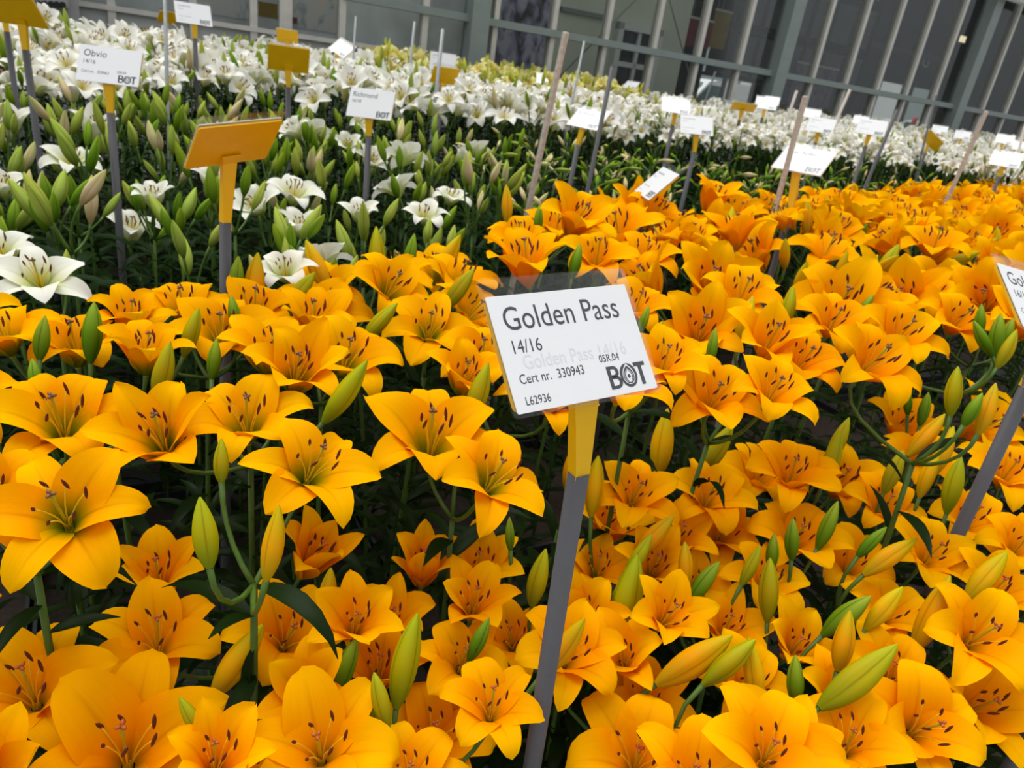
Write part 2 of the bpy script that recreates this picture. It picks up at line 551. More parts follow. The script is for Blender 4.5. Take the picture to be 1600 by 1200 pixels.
# diagonal wind braces just behind the glass
for (a, b, w) in (((1012, -20), (908, 86), 0.12), ((1046, 0), (1090, 165), 0.16)):
    u0, z0 = fac(a[0], a[1], w); u1, z1 = fac(b[0], b[1], w)
    du, dz = u1 - u0, z1 - z0
    p0 = (u0 - du * (3.9 - z0) / dz * -1 if False else u0 + du * (3.9 - z0) / dz, w, 3.9)
    p1 = (u0 + du * (0.2 - z0) / dz, w, 0.2)
    gg = Geo().tube([p0, p1], 0.009, 6)
    add('brace', gg.build('brace', M['steel']), wall)

# the hall: roof, end walls, partition with door, dark rear wall with bays
hall_w = 5.2
fbox('ceiling', -7, U_END + 2, 0.1, hall_w + 0.2, 4.62, 4.75, M['hallroof'], kind='structure', label='dark roof of the hall behind the glass')
fbox('wall_left', -7.0, -6.8, 0.1, hall_w, 0, 4.62, M['greywall'], kind='structure', label='grey end wall of the hall')
fbox('wall_right', U_END + 1.9, U_END + 2.0, 0.1, hall_w, 0, 4.62, M['darkwall'], kind='structure', label='dark end wall of the hall')
u_a, _ = fac(748, 40, 1.0)
u_b, _ = fac(1072, 60, 1.0)
part = fbox('wall_partition', u_a - 0.5, u_b, 1.0, 1.15, 0, 4.62, M['greywall'], kind='structure', label='pale grey green partition behind the glass wall')
lu0, lz = fac(876, 14, 0.98); lu1, lz1 = fac(950, 33, 0.98)
fbox('trim_1', lu0, lu1, 0.95, 1.0, lz - 0.02, lz + 0.03, M['post'], kind='structure')
fbox('wall_screen', -6.8, u_a - 0.5, 0.3, 0.4, 0, 4.62, M['leftwall'], kind='structure', label='pale screen behind the panes, mottled to stand for their reflections')

def tagged(o, label, cat, group=None):
    o['label'] = label; o['category'] = cat
    if group: o['group'] = group
    return o

# door with a white framed four pane window
u0, zt = fac(966, 34, 0.98); u1, zb = fac(1018, 140, 0.98)
u1 = fac(1028, 60, 0.98)[0]
door = add('door_1', None, None, FM, kind='structure', label='door with a white framed four pane window')
fbox('door_frame', u0 - 0.02, u0 + 0.06, 0.9, 1.0, 0, zt, M['whitepaint'], door)
fbox('door_frame', u1 - 0.06, u1 + 0.02, 0.9, 1.0, 0, zt, M['whitepaint'], door)
fbox('door_frame', u0 - 0.02, u1 + 0.02, 0.9, 1.0, zt - 0.08, zt, M['whitepaint'], door)
um, zm = (u0 + u1) / 2, zt - 0.48
fbox('glazing_bar', um - 0.025, um + 0.025, 0.92, 0.98, 0, zt - 0.06, M['whitepaint'], door)
for zz in (zm, zm - 0.95):
    fbox('glazing_bar', u0, u1, 0.92, 0.98, zz - 0.03, zz + 0.03, M['whitepaint'], door)
for (pa, pb) in ((u0 + 0.06, um - 0.025), (um + 0.025, u1 - 0.06)):
    for (za, zc) in ((zm + 0.03, zt - 0.08), (zm - 0.92, zm - 0.03), (0.05, zm - 0.98)):
        fbox('pane', pa, pb, 0.96, 0.975, za, zc, M['darkview'], door)

# posters and banners
def poster(name, x0, y0, x1, y1, off, m, label, cat='poster', zbot=None):
    a = fac(x0, y0, off); b = fac(x1, y1, off)
    zt_, zb_ = max(a[1], b[1]), (min(a[1], b[1]) if zbot is None else zbot)
    r = add(name, None, None, FM)
    pr = fbox('printed_sheet', a[0], b[0], off - 0.012, off, zb_, zt_, m, r)
    fbox('edge_strip', a[0] - 0.01, b[0] + 0.01, off - 0.02, off, zt_, zt_ + 0.03, M['alu'], r)
    return tagged(r, label, cat)
def hang(r, x0, y0, x1, off):
    """two cords from the top strip of a banner up to the hall roof"""
    a, b = fac(x0, y0, off), fac(x1, y0, off)
    for u in (a[0] + 0.03, b[0] - 0.03):
        fbox('cord', u - 0.004, u + 0.004, off - 0.014, off - 0.006, a[1], 4.63, M['steel'], r)
    return r
poster('poster', 778, -30, 858, 112, 1.0, M['purpleprint'], 'tall poster of purple blossoms on the pale partition', zbot=0.9)
hang(poster('banner', 1078, 28, 1105, 78, 2.0, M['redcloth'], 'dark red banner hanging in the hall', 'banner'), 1078, 28, 1105, 2.0)
hang(poster('banner', 1118, 16, 1130, 78, 2.4, M['olivecloth'], 'narrow mustard banner beside the red banner', 'banner'), 1118, 16, 1130, 2.4)
poster('poster', 1246, 98, 1298, 150, 3.0, M['mauveprint'], 'dark mauve display board below the storage boxes', 'display board', zbot=0.0)
poster('poster', 300, -40, 392, 40, 0.3, M['paneblur'], 'added soft grey and pink sheet standing for pane blur above the sill', zbot=1.55)
poster('poster', 458, -40, 528, 52, 0.3, M['paneblur'], 'added soft grey sheet standing for pane blur beside the small red board', zbot=1.55)
poster('banner', 404, 2, 440, 30, 0.3, M['olivecloth'], 'ochre strip of cloth behind the sill', 'banner')
o_ = poster('sign_board', 452, 26, 464, 38, 0.3, M['redpaint'], 'small red board behind the glass', 'sign')

# dark rear wall of the hall, bays left open at the bottom
zo = fac(1440, 138, hall_w)[1]
bays = []
for (xa, xb) in ((1088, 1172), (1190, 1204), (1372, 1414), (1424, 1474), (1490, 1524), (1532, 1582)):
    bays.append((fac(xa, 150, hall_w)[0], fac(xb, 170, hall_w)[0]))
fbox('wall_hall_rear', u_b - 0.3, U_END + 2, hall_w, hall_w + 0.15, zo, 4.62, M['darkwall'], kind='structure', label='dark brown grey rear wall of the hall')
fbox('wall_hall_rear', -6.8, u_b - 0.3, hall_w, hall_w + 0.15, 0, 4.62, M['darkwall'], kind='structure', label='dark rear wall behind the partition')
cur = u_b - 0.3
k = 0
for a, b in bays + [(U_END + 2, U_END + 2)]:
    if a > cur + 0.03:
        fbox('wall_pier', cur, a, hall_w, hall_w + 0.15, 0, zo, M['darkwall'], kind='structure', label='dark pier between the open bays')
    cur = max(cur, b)
fbox('trim_2', u_b, U_END + 2, hall_w - 0.06, hall_w, 3.1, 3.22, M['greybox'], kind='structure')

# letters on the rear wall
def text_mesh(s, size, m, bold=False, align='LEFT', ext=0.0, width=1.0):
    cu = bpy.data.curves.new('lettering', 'FONT')
    cu.body = s; cu.size = size; cu.align_x = align
    cu.extrude = ext
    cu.resolution_u = 4
    if bold:
        cu.offset = size * 0.03
    ob = bpy.data.objects.new('lettering', cu)
    COL.objects.link(ob)
    dg = bpy.context.evaluated_depsgraph_get()
    me = bpy.data.meshes.new_from_object(ob.evaluated_get(dg))
    bpy.data.objects.remove(ob)
    bpy.data.curves.remove(cu)
    co = np.empty(len(me.vertices) * 3, np.float32)
    me.vertices.foreach_get('co', co)
    co = co.reshape(-1, 3); co[:, 0] *= width
    me.vertices.foreach_set('co', co.ravel())
    me.materials.clear(); me.materials.append(m)
    return me
for ch, (x, y), hpx in (('G', (1450, 94), 20), ('O', (1522, 108), 17)):
    u, z = fac(x, y, hall_w - 0.05)
    dd = project(np.array([FP[0], FP[1], 0]) + FT * u + FN * (hall_w - 0.05) + np.array([0, 0, z]))[2]
    hh = hpx * dd / F_PX
    me = text_mesh(ch, hh * 1.35, M['letter'], align='CENTER', ext=0.015)
    mm = FM @ Matrix.Translation((u, hall_w - 0.012, z - hh / 2)) @ Matrix.Rotation(math.pi / 2, 4, 'X')
    tagged(add('wall_letter', me, None, mm), 'pale round letter %s mounted on the dark hall wall' % ch, 'letter')

# lit exit sign
u, z = fac(1503, 62, hall_w - 0.6)
ms, N_, L_ = new_mat('lit_sign_face')
_oo = N_.new('ShaderNodeOutputMaterial'); _e = N_.new('ShaderNodeEmission')
_e.inputs[0].default_value = rgb(250, 232, 190); _e.inputs[1].default_value = 1.0
L_.new(_e.outputs[0], _oo.inputs[0])
ex = tagged(add('lit_sign', None, None, FM), 'small lit sign hanging under the dark hall roof', 'sign')
fbox('sign_case', u - 0.16, u + 0.16, hall_w - 0.62, hall_w - 0.5, z - 0.1, z + 0.1, M['hallroof'], ex)
fbox('lit_face', u - 0.14, u - 0.04, hall_w - 0.635, hall_w - 0.62, z - 0.06, z + 0.08, ms, ex)
fbox('lit_face', u - 0.01, u + 0.10, hall_w - 0.635, hall_w - 0.62, z - 0.06, z + 0.08, ms, ex)
fbox('hanger', u - 0.01, u + 0.01, hall_w - 0.57, hall_w - 0.55, z + 0.1, 4.62, M['steel'], ex)

# white duct high on the right
pa = fac(1562, -6, -0.225)
# storage boxes on a rack
xs = [1150, 1188, 1228, 1268, 1302, 1338]
rack = tagged(add('storage_rack', None, None, FM), 'dark steel rack holding grey storage boxes', 'rack')
ru0, ru1 = fac(1150, 40, 3.2)[0] - 0.1, fac(1346, 60, 3.2)[0] + 0.1
rz = [1.9, 2.75, 3.6]
nb = 6
bw = (ru1 - ru0) / nb
for z in rz:
    fbox('shelf', ru0, ru1, 3.0, 3.8, z - 0.06, z, M['hallroof'], rack)
for uu in (ru0, (ru0 + ru1) / 2, ru1):
    for ww in (3.02, 3.72):
        fbox('upright', uu - 0.03, uu + 0.03, ww, ww + 0.06, 0, 4.4, M['hallroof'], rack)
for r_, z in enumerate(rz):
    for c in range(nb):
        b0 = ru0 + bw * c + 0.05
        bb = add('storage_box', None, None, FM)
        g = Geo().box((b0, 3.06, z), (b0 + bw - 0.1, 3.68, z + 0.66))
        add('box_body', g.build('box_body', M['greybox'], False), bb)
        fbox('rim', b0 - 0.015, b0 + bw - 0.085, 3.045, 3.695, z + 0.62, z + 0.67, M['greybox'], bb)
        tagged(bb, 'grey storage box on the %s shelf of the dark rack' % ('lowest', 'middle', 'top')[r_], 'box', 'grey boxes on the %s rack shelf' % ('lowest', 'middle', 'top')[r_])

# grey column with a socket box at the far left
cu0, cu1 = fac(66, 20, -0.3)[0], fac(124, 20, -0.3)[0]
colm = fbox('wall_column', cu0, cu1, -0.3, -0.06, 0, 4.5, M['boxgrey'], kind='structure', label='light grey column at the end of the glass wall')
sb = tagged(add('socket_box', None, None, FM), 'grey socket box with a row of round black sockets', 'electrical box')
b0, zt = fac(40, 0, -0.42); b1, zb = fac(107, 13, -0.42)
zt2 = zb + 0.28
fbox('box_body', b0, b1, -0.42, -0.30, zb, zt2, M['boxgrey'], sb)
for r_ in range(2):
    for i, x in enumerate((50, 60, 70, 80, 89, 98)):
        u, z = fac(x, 5 + (x - 60) * 0.06, -0.43)
        z += r_ * 0.11
        gg = Geo().tube([(u, -0.45, z), (u, -0.42, z)], 0.021, 14)
        s_ = add('socket', gg.build('socket', M['black'], False), sb)

# vehicles and a building in the yard behind the hall
def van(u, w, length, height, label, name='van', rot=0.0):
    r = add(name, None, None, FM @ Matrix.Translation((u, w, 0)) @ Matrix.Rotation(rot, 4, 'Z'))
    Wd, Ht, Ln = 1.9, height, length
    prof = [(-Ln / 2, 0.35), (Ln / 2, 0.35), (Ln / 2, 0.85), (Ln / 2 - 0.5, 1.05), (Ln / 2 - 1.25, Ht - 0.08), (Ln / 2 - 1.6, Ht), (-Ln / 2 + 0.1, Ht), (-Ln / 2, Ht - 0.2)]
    n = len(prof)
    v = [(x, -Wd / 2, z) for x, z in prof] + [(x, Wd / 2, z) for x, z in prof]
    f = [tuple(range(n)), tuple(range(2 * n - 1, n - 1, -1))] + [(i, i + n, (i + 1) % n + n, (i + 1) % n) for i in range(n)]
    add('van_body', mesh('van_body', v, f, M['carwhite'], smooth=False), r)
    for s in (-1, 1):
        y = s * (Wd / 2 + 0.005)
        q = [(Ln / 2 - 0.62, y, 1.1), (Ln / 2 - 1.75, y, 1.1), (Ln / 2 - 1.75, y, Ht - 0.15), (Ln / 2 - 1.28, y, Ht - 0.15)]
        q2 = [(x, y - s * 0.02, z) for x, _, z in q]
        add('side_window', mesh('side_window', q + q2, [(0, 1, 2, 3), (7, 6, 5, 4), (0, 4, 5, 1), (1, 5, 6, 2), (2, 6, 7, 3), (3, 7, 4, 0)], M['carglass'], smooth=False), r)
    q = [(Ln / 2 - 0.52, -0.8, 1.08), (Ln / 2 - 0.52, 0.8, 1.08), (Ln / 2 - 1.2, 0.75, Ht - 0.12), (Ln / 2 - 1.2, -0.75, Ht - 0.12)]
    q2 = [(x + 0.03, y, z + 0.02) for x, y, z in q]
    add('windscreen', mesh('windscreen', q + q2, [(3, 2, 1, 0), (4, 5, 6, 7), (0, 1, 5, 4), (1, 2, 6, 5), (2, 3, 7, 6), (3, 0, 4, 7)], M['carglass'], smooth=False), r)
    for x in (-Ln / 2 + 0.8, Ln / 2 - 0.85):
        for s in (-1, 1):
            add('wheel', Geo().tube([(x, s * 0.72, 0.33), (x, s * 0.97, 0.33)], 0.33, 16).build('wheel', M['tyre'], False), r)
    return tagged(r, label, 'van')
def on_wall(x, y, off):
    return fac(x, y, off)[0]
van(on_wall(1112, 140, 11), 11, 4.6, 1.95, 'white van parked in the yard beyond the bay next to the partition', rot=math.pi)
van(on_wall(1452, 190, 19), 19, 4.4, 1.85, 'white van parked behind the striped post', rot=math.pi / 2 + 0.3)
van(on_wall(1508, 195, 26), 26, 4.8, 1.9, 'white van parked in the yard beside the wide pier', rot=math.pi / 2 - 0.2)
van(on_wall(1560, 215, 9), 9, 4.2, 1.5, 'low white car parked in the yard near the last bay', name='car', rot=math.pi / 2 + 0.1)['category'] = 'car'
tr = tagged(add('box_truck', None, None, FM), 'pale box truck standing outside the tall bay', 'truck')
ta, tb = on_wall(1362, 150, 9), on_wall(1418, 160, 9)
fbox('cargo_box', ta, tb, 9, 13, 0.7, fac(1390, 122, 9)[1], M['carwhite'], tr)
fbox('rear_frame', ta - 0.02, tb + 0.02, 8.97, 9.02, 0.62, 0.72, M['steel'], tr)
fbox('cab', ta + 0.1, tb - 0.1, 13.1, 15.0, 0.6, 2.2, M['carwhite'], tr)
fbox('chassis', ta + 0.2, tb - 0.2, 9.1, 15, 0.45, 0.7, M['tyre'], tr)
for uu in (ta + 0.25, tb - 0.25):
    for ww in (9.8, 14.2):
        add('wheel', Geo().tube([(uu - 0.14, ww, 0.45), (uu + 0.14, ww, 0.45)], 0.45, 16).build('wheel', M['tyre'], False), tr)
bl = tagged(add('building', None, None, FM), 'pale teal building across the yard', 'building')
fbox('building_wall', -4, 80, 38, 39, 0, 5.5, M['outside'], bl)
for q in range(12):
    fbox('window', 4 + q * 4, 6 + q * 4, 37.96, 38.02, 1.2, 2.6, M['carglass'], bl)
fbox('roof_edge', -4.2, 80.2, 37.8, 39, 5.5, 5.8, M['steel'], bl)
# striped post
u, z = fac(1428, 192, 6.2)
sp_ = tagged(add('striped_post', None, None, FM), 'red and white banded post in the open bay', 'post')
for i in range(8):
    add('band', Geo().tube([(u, 6.2, i * 0.22), (u, 6.2, i * 0.22 + 0.22)], 0.07, 12).build('band', M['redpaint'] if i % 2 else M['whitepaint']), sp_)
g = Geo().tube([(POSTS[2] - 0.3, -0.225, pa[1] + 0.05), (POSTS[3] + 0.3, -0.225, pa[1] + 0.05)], 0.07, 14)     # lies against two posts
tagged(add('overhead_duct', g.build('overhead_duct', M['whitepaint']), None, FM), 'white round duct running along the glass wall', 'duct')

# soil: rows of crates along the beds, then one long bed; everything planted stands in one of them
CRATE_W = [-5.75] + [-6.39 - 0.59 * k for k in range(4)]
def crate_u(u):
    return -5.6 + 0.4 * round((u + 5.6) / 0.4)
def soil_spot(x, y):
    """nearest point of soil to a plan position"""
    q = np.array([x, y, 0.0]) - np.array([FP[0], FP[1], 0.0])
    u, w = float(q @ FT), float(q @ FN)
    if w > -5.40:
        w = min(max(w, -5.33), -0.42)
    else:
        cw = min(CRATE_W, key=lambda k: abs(k - w))
        w = min(max(w, cw - 0.265), cw + 0.265)
        cu = crate_u(u)
        u = min(max(u, cu - 0.172), cu + 0.172)
    p = np.array([FP[0], FP[1], 0.0]) + FT * u + FN * w
    return float(p[0]), float(p[1])

# ------------------------------------------------------------------ signs
CW, CH = 0.105, 0.072      # card in its own units
KS = 1.38                  # scale to the real card, 145 x 100 mm
def rotvec(r):
    th = np.linalg.norm(r)
    if th < 1e-9: return np.eye(3)
    k = r / th
    K = np.array([[0, -k[2], k[1]], [k[2], 0, -k[0]], [-k[1], k[0], 0]])
    return np.eye(3) + math.sin(th) * K + (1 - math.cos(th)) * K @ K
def face_rot(c, yaw, tilt, twist=0.0, back=False):
    """card frame: x = reading direction, y = up the card, z = out of the printed side"""
    d = cam_dir(c)
    ya = math.radians(yaw) + (math.pi if back else 0)
    h = np.array([d[0] * math.cos(ya) - d[1] * math.sin(ya), d[0] * math.sin(ya) + d[1] * math.cos(ya), 0])
    t = math.radians(tilt)
    z = h * math.cos(t) + np.array([0, 0, math.sin(t)])
    x = np.cross(np.array([0, 0, 1.0]), h)
    y = np.cross(z, x)
    a = math.radians(twist)
    return np.stack([x * math.cos(a) + y * math.sin(a), -x * math.sin(a) + y * math.cos(a), z], 1)
def solve_pose(quad, back=False, yaw=0, tilt=40):
    loc = np.array([(-CW / 2, CH / 2, 0), (CW / 2, CH / 2, 0), (CW / 2, -CH / 2, 0), (-CW / 2, -CH / 2, 0)]) * KS
    Q = np.array(quad, float)
    wpx = np.linalg.norm((Q[1] - Q[0] + Q[2] - Q[3]) / 2)
    c = at_depth(*Q.mean(0), CW * KS * F_PX / wpx)
    R0 = face_rot(c, yaw, tilt, 0, back)
    prm = np.zeros(6)
    def res(p):
        R = rotvec(p[:3]) @ R0
        pts = loc @ R.T + c + p[3:]
        pr = np.array([project(q)[:2] for q in pts])
        return (pr - Q).ravel()
    lam = 1.0
    r = res(prm)
    for _ in range(120):
        J = np.zeros((8, 6))
        for i in range(6):
            e = np.zeros(6); e[i] = 1e-5
            J[:, i] = (res(prm + e) - r) / 1e-5
        A = J.T @ J
        st = np.linalg.solve(A + lam * np.diag(np.diag(A) + 1e-9), -J.T @ r)
        r2 = res(prm + st)
        if r2 @ r2 < r @ r:
            prm, r, lam = prm + st, r2, lam * 0.5
        else:
            lam *= 3
    print('pose err', round(float(np.sqrt(r @ r / 4)), 2), 'depth', round(float((c + prm[3:] - CAM) @ CF), 2))
    return rotvec(prm[:3]) @ R0, c + prm[3:]

TXT = {}
def txt(s, size, m='ink', bold=False, width=0.82):
    key = (s, size, m, bold, width)
    if key not in TXT:
        TXT[key] = text_mesh(s, size, M[m], bold, width=width)
    return TXT[key]

def logo_mesh():
    """block letters B and T with the round bulb emblem between them, drawn flat"""
    g = Geo()
    def poly_ring(outer, inner, mi, z):
        n = len(outer)
        v = [(x, y, z) for x, y in outer] + [(x, y, z) for x, y in inner]
        g.put(v, [(i, (i + 1) % n, n + (i + 1) % n, n + i) for i in range(n)], mi)
    def fan(pts, mi, z):
        g.put([(x, y, z) for x, y in pts], [tuple(range(len(pts)))], mi)
    N_ = 28
    def ell(cx, cy, a, b, pw=0.0):
        out = []
        for i in range(N_):
            t = 2 * math.pi * i / N_
            x, y = math.sin(t), math.cos(t)
            sq = 1.0
            if pw and y > 0: sq = (1 - y) ** pw * 1.0 if y > 0.35 else 1.0
            out.append((cx + a * x * sq, cy + b * y * (1 + (0.35 if (pw and y > 0.8) else 0))))
        return out
    def drop(cx, cy, a, b, peak):
        out = []
        for i in range(N_):
            t = 2 * math.pi * i / N_
            x, y = math.sin(t), math.cos(t)
            k = 1.0 if y < 0 else (1 - y) ** 0.62 * (1 + 0.75 * y)
            out.append((cx + a * x * k if y > 0 else cx + a * x, cy + b * y if y < 0 else cy + peak * y))
        return out
    # T
    g.put([(0.0215, 0.0122, 0), (0.0305, 0.0122, 0), (0.0305, 0.0148, 0), (0.0215, 0.0148, 0)], [(0, 1, 2, 3)], 0)
    g.put([(0.0246, 0, 0), (0.0274, 0, 0), (0.0274, 0.0122, 0), (0.0246, 0.0122, 0)], [(0, 1, 2, 3)], 0)
    # B : spine and two bowls
    g.put([(0, 0, 0), (0.0027, 0, 0), (0.0027, 0.0148, 0), (0, 0.0148, 0)], [(0, 1, 2, 3)], 0)
    for (y0, y1, xr) in ((0.0, 0.0085, 0.0098), (0.0070, 0.0148, 0.0088)):
        th = 0.0024
        cy, ry = (y0 + y1) / 2, (y1 - y0) / 2
        o_, i_ = [], []
        for q in range(13):
            t = -math.pi / 2 + math.pi * q / 12
            o_.append((0.0050 + (xr - 0.0050) * math.cos(t), cy + ry * math.sin(t)))
            i_.append((0.0050 + (xr - th - 0.0050) * math.cos(t), cy + (ry - th * 0.85) * math.sin(t)))
        o_ = [(0.0026, y0)] + o_ + [(0.0026, y1)]
        i_ = [(0.0026, y0 + th * 0.85)] + i_ + [(0.0026, y1 - th * 0.85)]
        n = len(o_)
        g.put([(x, y, 0) for x, y in o_] + [(x, y, 0) for x, y in i_], [(q, q + 1, n + q + 1, n + q) for q in range(n - 1)], 0)
    # O with the bulb
    cx, cy = 0.0158, 0.0074
    fan(ell(cx, cy, 0.0066, 0.0078), 0, 0)
    poly_ring(drop(cx, cy - 0.0008, 0.0047, 0.0052, 0.0084), drop(cx, cy - 0.0008, 0.0042, 0.0047, 0.0072), 1, 0.00006)
    poly_ring(drop(cx, cy - 0.0008, 0.0034, 0.0039, 0.0050), drop(cx, cy - 0.0008, 0.0031, 0.0036, 0.0046), 1, 0.00006)
    poly_ring(drop(cx, cy - 0.0008, 0.0022, 0.0034, 0.0042), drop(cx, cy - 0.0008, 0.0012, 0.0013, 0.0016), 1, 0.00006)
    return g.build('logo', [M['ink'], M['card']], smooth=False)
LOGO = logo_mesh()

def rounded_slab(w, h, t0, t1, r=0.004, n=3, yoff=0.0):
    pts = []
    for (sx, sy, a0) in ((1, 1, 0), (-1, 1, 90), (-1, -1, 180), (1, -1, 270)):
        for i in range(n + 1):
            a = math.radians(a0 + 90 * i / n)
            pts.append((sx * (w / 2 - r) + r * math.cos(a), sy * (h / 2 - r) + r * math.sin(a) + yoff))
    m = len(pts)
    v = [(x, y, t1) for x, y in pts] + [(x, y, t0) for x, y in pts]
    f = [tuple(range(m)), tuple(range(2 * m - 1, m - 1, -1))] + [(i, m + i, m + (i + 1) % m, (i + 1) % m) for i in range(m)]
    return v, f
def slab_mesh(name, mat, *a, **k):
    v, f = rounded_slab(*a, **k)
    return mesh(name, v, f, mat, smooth=False)
CARD = slab_mesh('card', M['card'], CW, CH, 0.0012, 0.0018, 0.0012)
SLEEVE = slab_mesh('sleeve', M['sleeve'], CW + 0.006, CH + 0.014, 0.0023, 0.0026, 0.003, yoff=0.0045)
SLEEVEB = slab_mesh('sleeve_back', M['sleeve'], CW + 0.006, CH + 0.014, 0.0006, 0.0009, 0.003, yoff=0.0045)
PLATE = slab_mesh('plate', M['yellow_plastic'], CW + 0.001, CH - 0.004, -0.0022, 0.0004, 0.003)
BLUR = {}
def blur_lines():
    if 'b' not in BLUR:
        g = Geo()
        for (x0, x1, y, h) in ((-0.043, -0.004, 0.020, 0.0045), (-0.043, -0.026, 0.010, 0.003), (-0.043, -0.006, -0.014, 0.002), (-0.043, -0.026, -0.027, 0.0018)):
            n = int((x1 - x0) / 0.0045)
            for i in range(n):
                a = x0 + (x1 - x0) * i / n
                hh = h * (1.0 if i % 3 else 1.35)
                g.put([(a, y, 0), (a + 0.0030, y, 0), (a + 0.0030, y + hh * 0.75, 0), (a, y + hh * 0.75, 0)], [(0, 1, 2, 3)])
        BLUR['b'] = g.build('lettering', M['ink_grey'], smooth=False)
    return BLUR['b']

def to4(R, c):
    m = np.eye(4); m[:3, :3] = R * KS; m[:3, 3] = c
    return Matrix(m.tolist())
CARDS = []
def make_sign(R, c, label, group=None, lines=None, pole_top=None, pole_dir=None, neck=0.058, base_z=SOIL_Z - 0.02, prad=0.0098):
    low = c + R @ np.array([0, -CH / 2 + 0.006, -0.004]) * KS
    pt = low + np.array([0, 0, -neck]) - 0 if pole_top is None else np.asarray(pole_top)
    dv = np.array([0, 0, -1.0]) if pole_dir is None else np.asarray(pole_dir)
    k = (base_z - pt[2]) / dv[2]
    base = pt + dv * k
    base[0], base[1] = soil_spot(base[0], base[1])
    _tv, _tf = tube_geo([pt, base], prad, 8)
    for _q in range(6):
        _a, _b = pt + (base - pt) * _q / 6, pt + (base - pt) * (_q + 1) / 6
        OBST.append(((_a + _b) / 2, np.linalg.norm(_b - _a) / 2 + prad, tree_of(*tube_geo([_a, _b], prad, 6))))
    _cv = np.array([(sx * (CW / 2 + 0.003), sy * CH / 2 + 0.003, sz) for sx in (-1, 1) for sy in (-1, 1.12) for sz in (-0.003, 0.003)]) * KS @ R.T + c
    OBST.append((c, 0.095, tree_of(_cv, [(0, 1, 3, 2), (4, 6, 7, 5), (0, 4, 5, 1), (2, 3, 7, 6), (0, 2, 6, 4), (1, 5, 7, 3)])))
    _q = [project(c + R @ np.array([sx * CW / 2, sy * CH / 2, 0]) * KS) for sx in (-1, 1) for sy in (-1, 1)]
    CARDS.append((min(q[0] for q in _q), max(q[0] for q in _q), min(q[1] for q in _q), max(q[1] for q in _q), _q[0][2]))
    root = add('plant_sign', None, None, Matrix.Translation(Vector(base)), label, 'sign', group)
    sh = Matrix.Translation(-Vector(base))
    add('pole', Geo().tube([pt, base], prad, 14).build('pole', M['pvc']), root, sh)
    # neck: tapered yellow wedge from the pole into the plate
    ax = R[:, 0]
    up = np.array([0, 0, 1.0]) - ax * ax[2]; up /= np.linalg.norm(up)
    th = np.cross(ax, up)
    g = Geo()
    top = c + R @ np.array([0, -CH / 2 + 0.020, -0.0045]) * KS
    v = []
    for (cc, a, b) in ((pt - up * 0.015, 0.0074, 0.0062), (pt + up * 0.001, 0.0076, 0.0064), (low * 0.6 + pt * 0.4, 0.0104, 0.0058), (low, 0.0128, 0.0048), (top, 0.0170, 0.0022)):
        v += [cc - ax * a - th * b, cc + ax * a - th * b, cc + ax * a + th * b, cc - ax * a + th * b]
    f = [(3, 2, 1, 0), (16, 17, 18, 19)]
    for i in range(4):
        for q in range(4):
            f.append((i * 4 + q, i * 4 + (q + 1) % 4, i * 4 + 4 + (q + 1) % 4, i * 4 + 4 + q))
    g.put(v, f)
    add('holder_neck', g.build('holder_neck', M['yellow_plastic'], False), root, sh)
    m = sh @ to4(R, c)
    add('holder_plate', PLATE, root, m)
    cd = add('card', CARD, root, m)
    add('sleeve', SLEEVE, root, m)
    add('sleeve', SLEEVEB, root, m)
    zt = 0.00195
    for (s, size, x, y, mat, bold) in (lines or []):
        add('lettering', txt(s, size, mat, bold), cd, Matrix.Translation((x, y, zt - (0.00005 if mat == 'ink_faint' else 0))))
    if lines is None:
        add('lettering', blur_lines(), cd, Matrix.Translation((0, 0, zt)))
    add('logo', LOGO, cd, Matrix.Translation((CW / 2 - 0.0355, -CH / 2 + 0.004, zt)))
    return root
def std_lines(title, size, cert=None, loc=None, code=None, ghost=None, ink='ink', tsize=0.0212):
    L_ = [(title, tsize, -0.0455, 0.0140, ink, False), (size, 0.0118, -0.0455, -0.0005, ink, False)]
    if ghost: L_.append((ghost, 0.0125, -0.0400, -0.0105, 'ink_faint', False))
    if cert: L_.append(('Cert nr.  ' + cert, 0.0083, -0.0455, -0.0190, ink, False))
    if loc: L_.append((loc, 0.0068, 0.0140, -0.0138, ink, False))
    if code: L_.append((code, 0.0072, -0.0455, -0.0318, ink, False))
    return L_

def sign_quad(quad, label, lines=None, back=False, yaw=0, tilt=40, pole_px=None, bottom_px=None, neck=0.058, group=None):
    R, c = solve_pose(quad, back, yaw, tilt)
    low = c + R @ np.array([0, -CH / 2 + 0.006, -0.004]) * KS
    pt = pd = None
    if pole_px is not None:
        dl = (low - CAM) @ CF
        pt = at_depth(pole_px[0], pole_px[1], dl + neck * math.sin(PITCH))
        if bottom_px is not None:
            hd = np.hypot(pt[0], pt[1])
            r = ray(*bottom_px)
            b = CAM + r * (hd / np.hypot(r[0], r[1]))
            pd = b - pt
    return make_sign(R, c, label, group, lines, pt, pd, neck)
def sign_at(x, y, wpx, label, yaw=0, tilt=45, twist=0, back=False, lines=None, group=None, neck=0.058, depth=None):
    d = CW * KS * F_PX / wpx if depth is None else depth
    c = at_depth(x, y, d)
    return make_sign(face_rot(c, yaw, tilt, twist, back), c, label, group, lines, neck=neck)

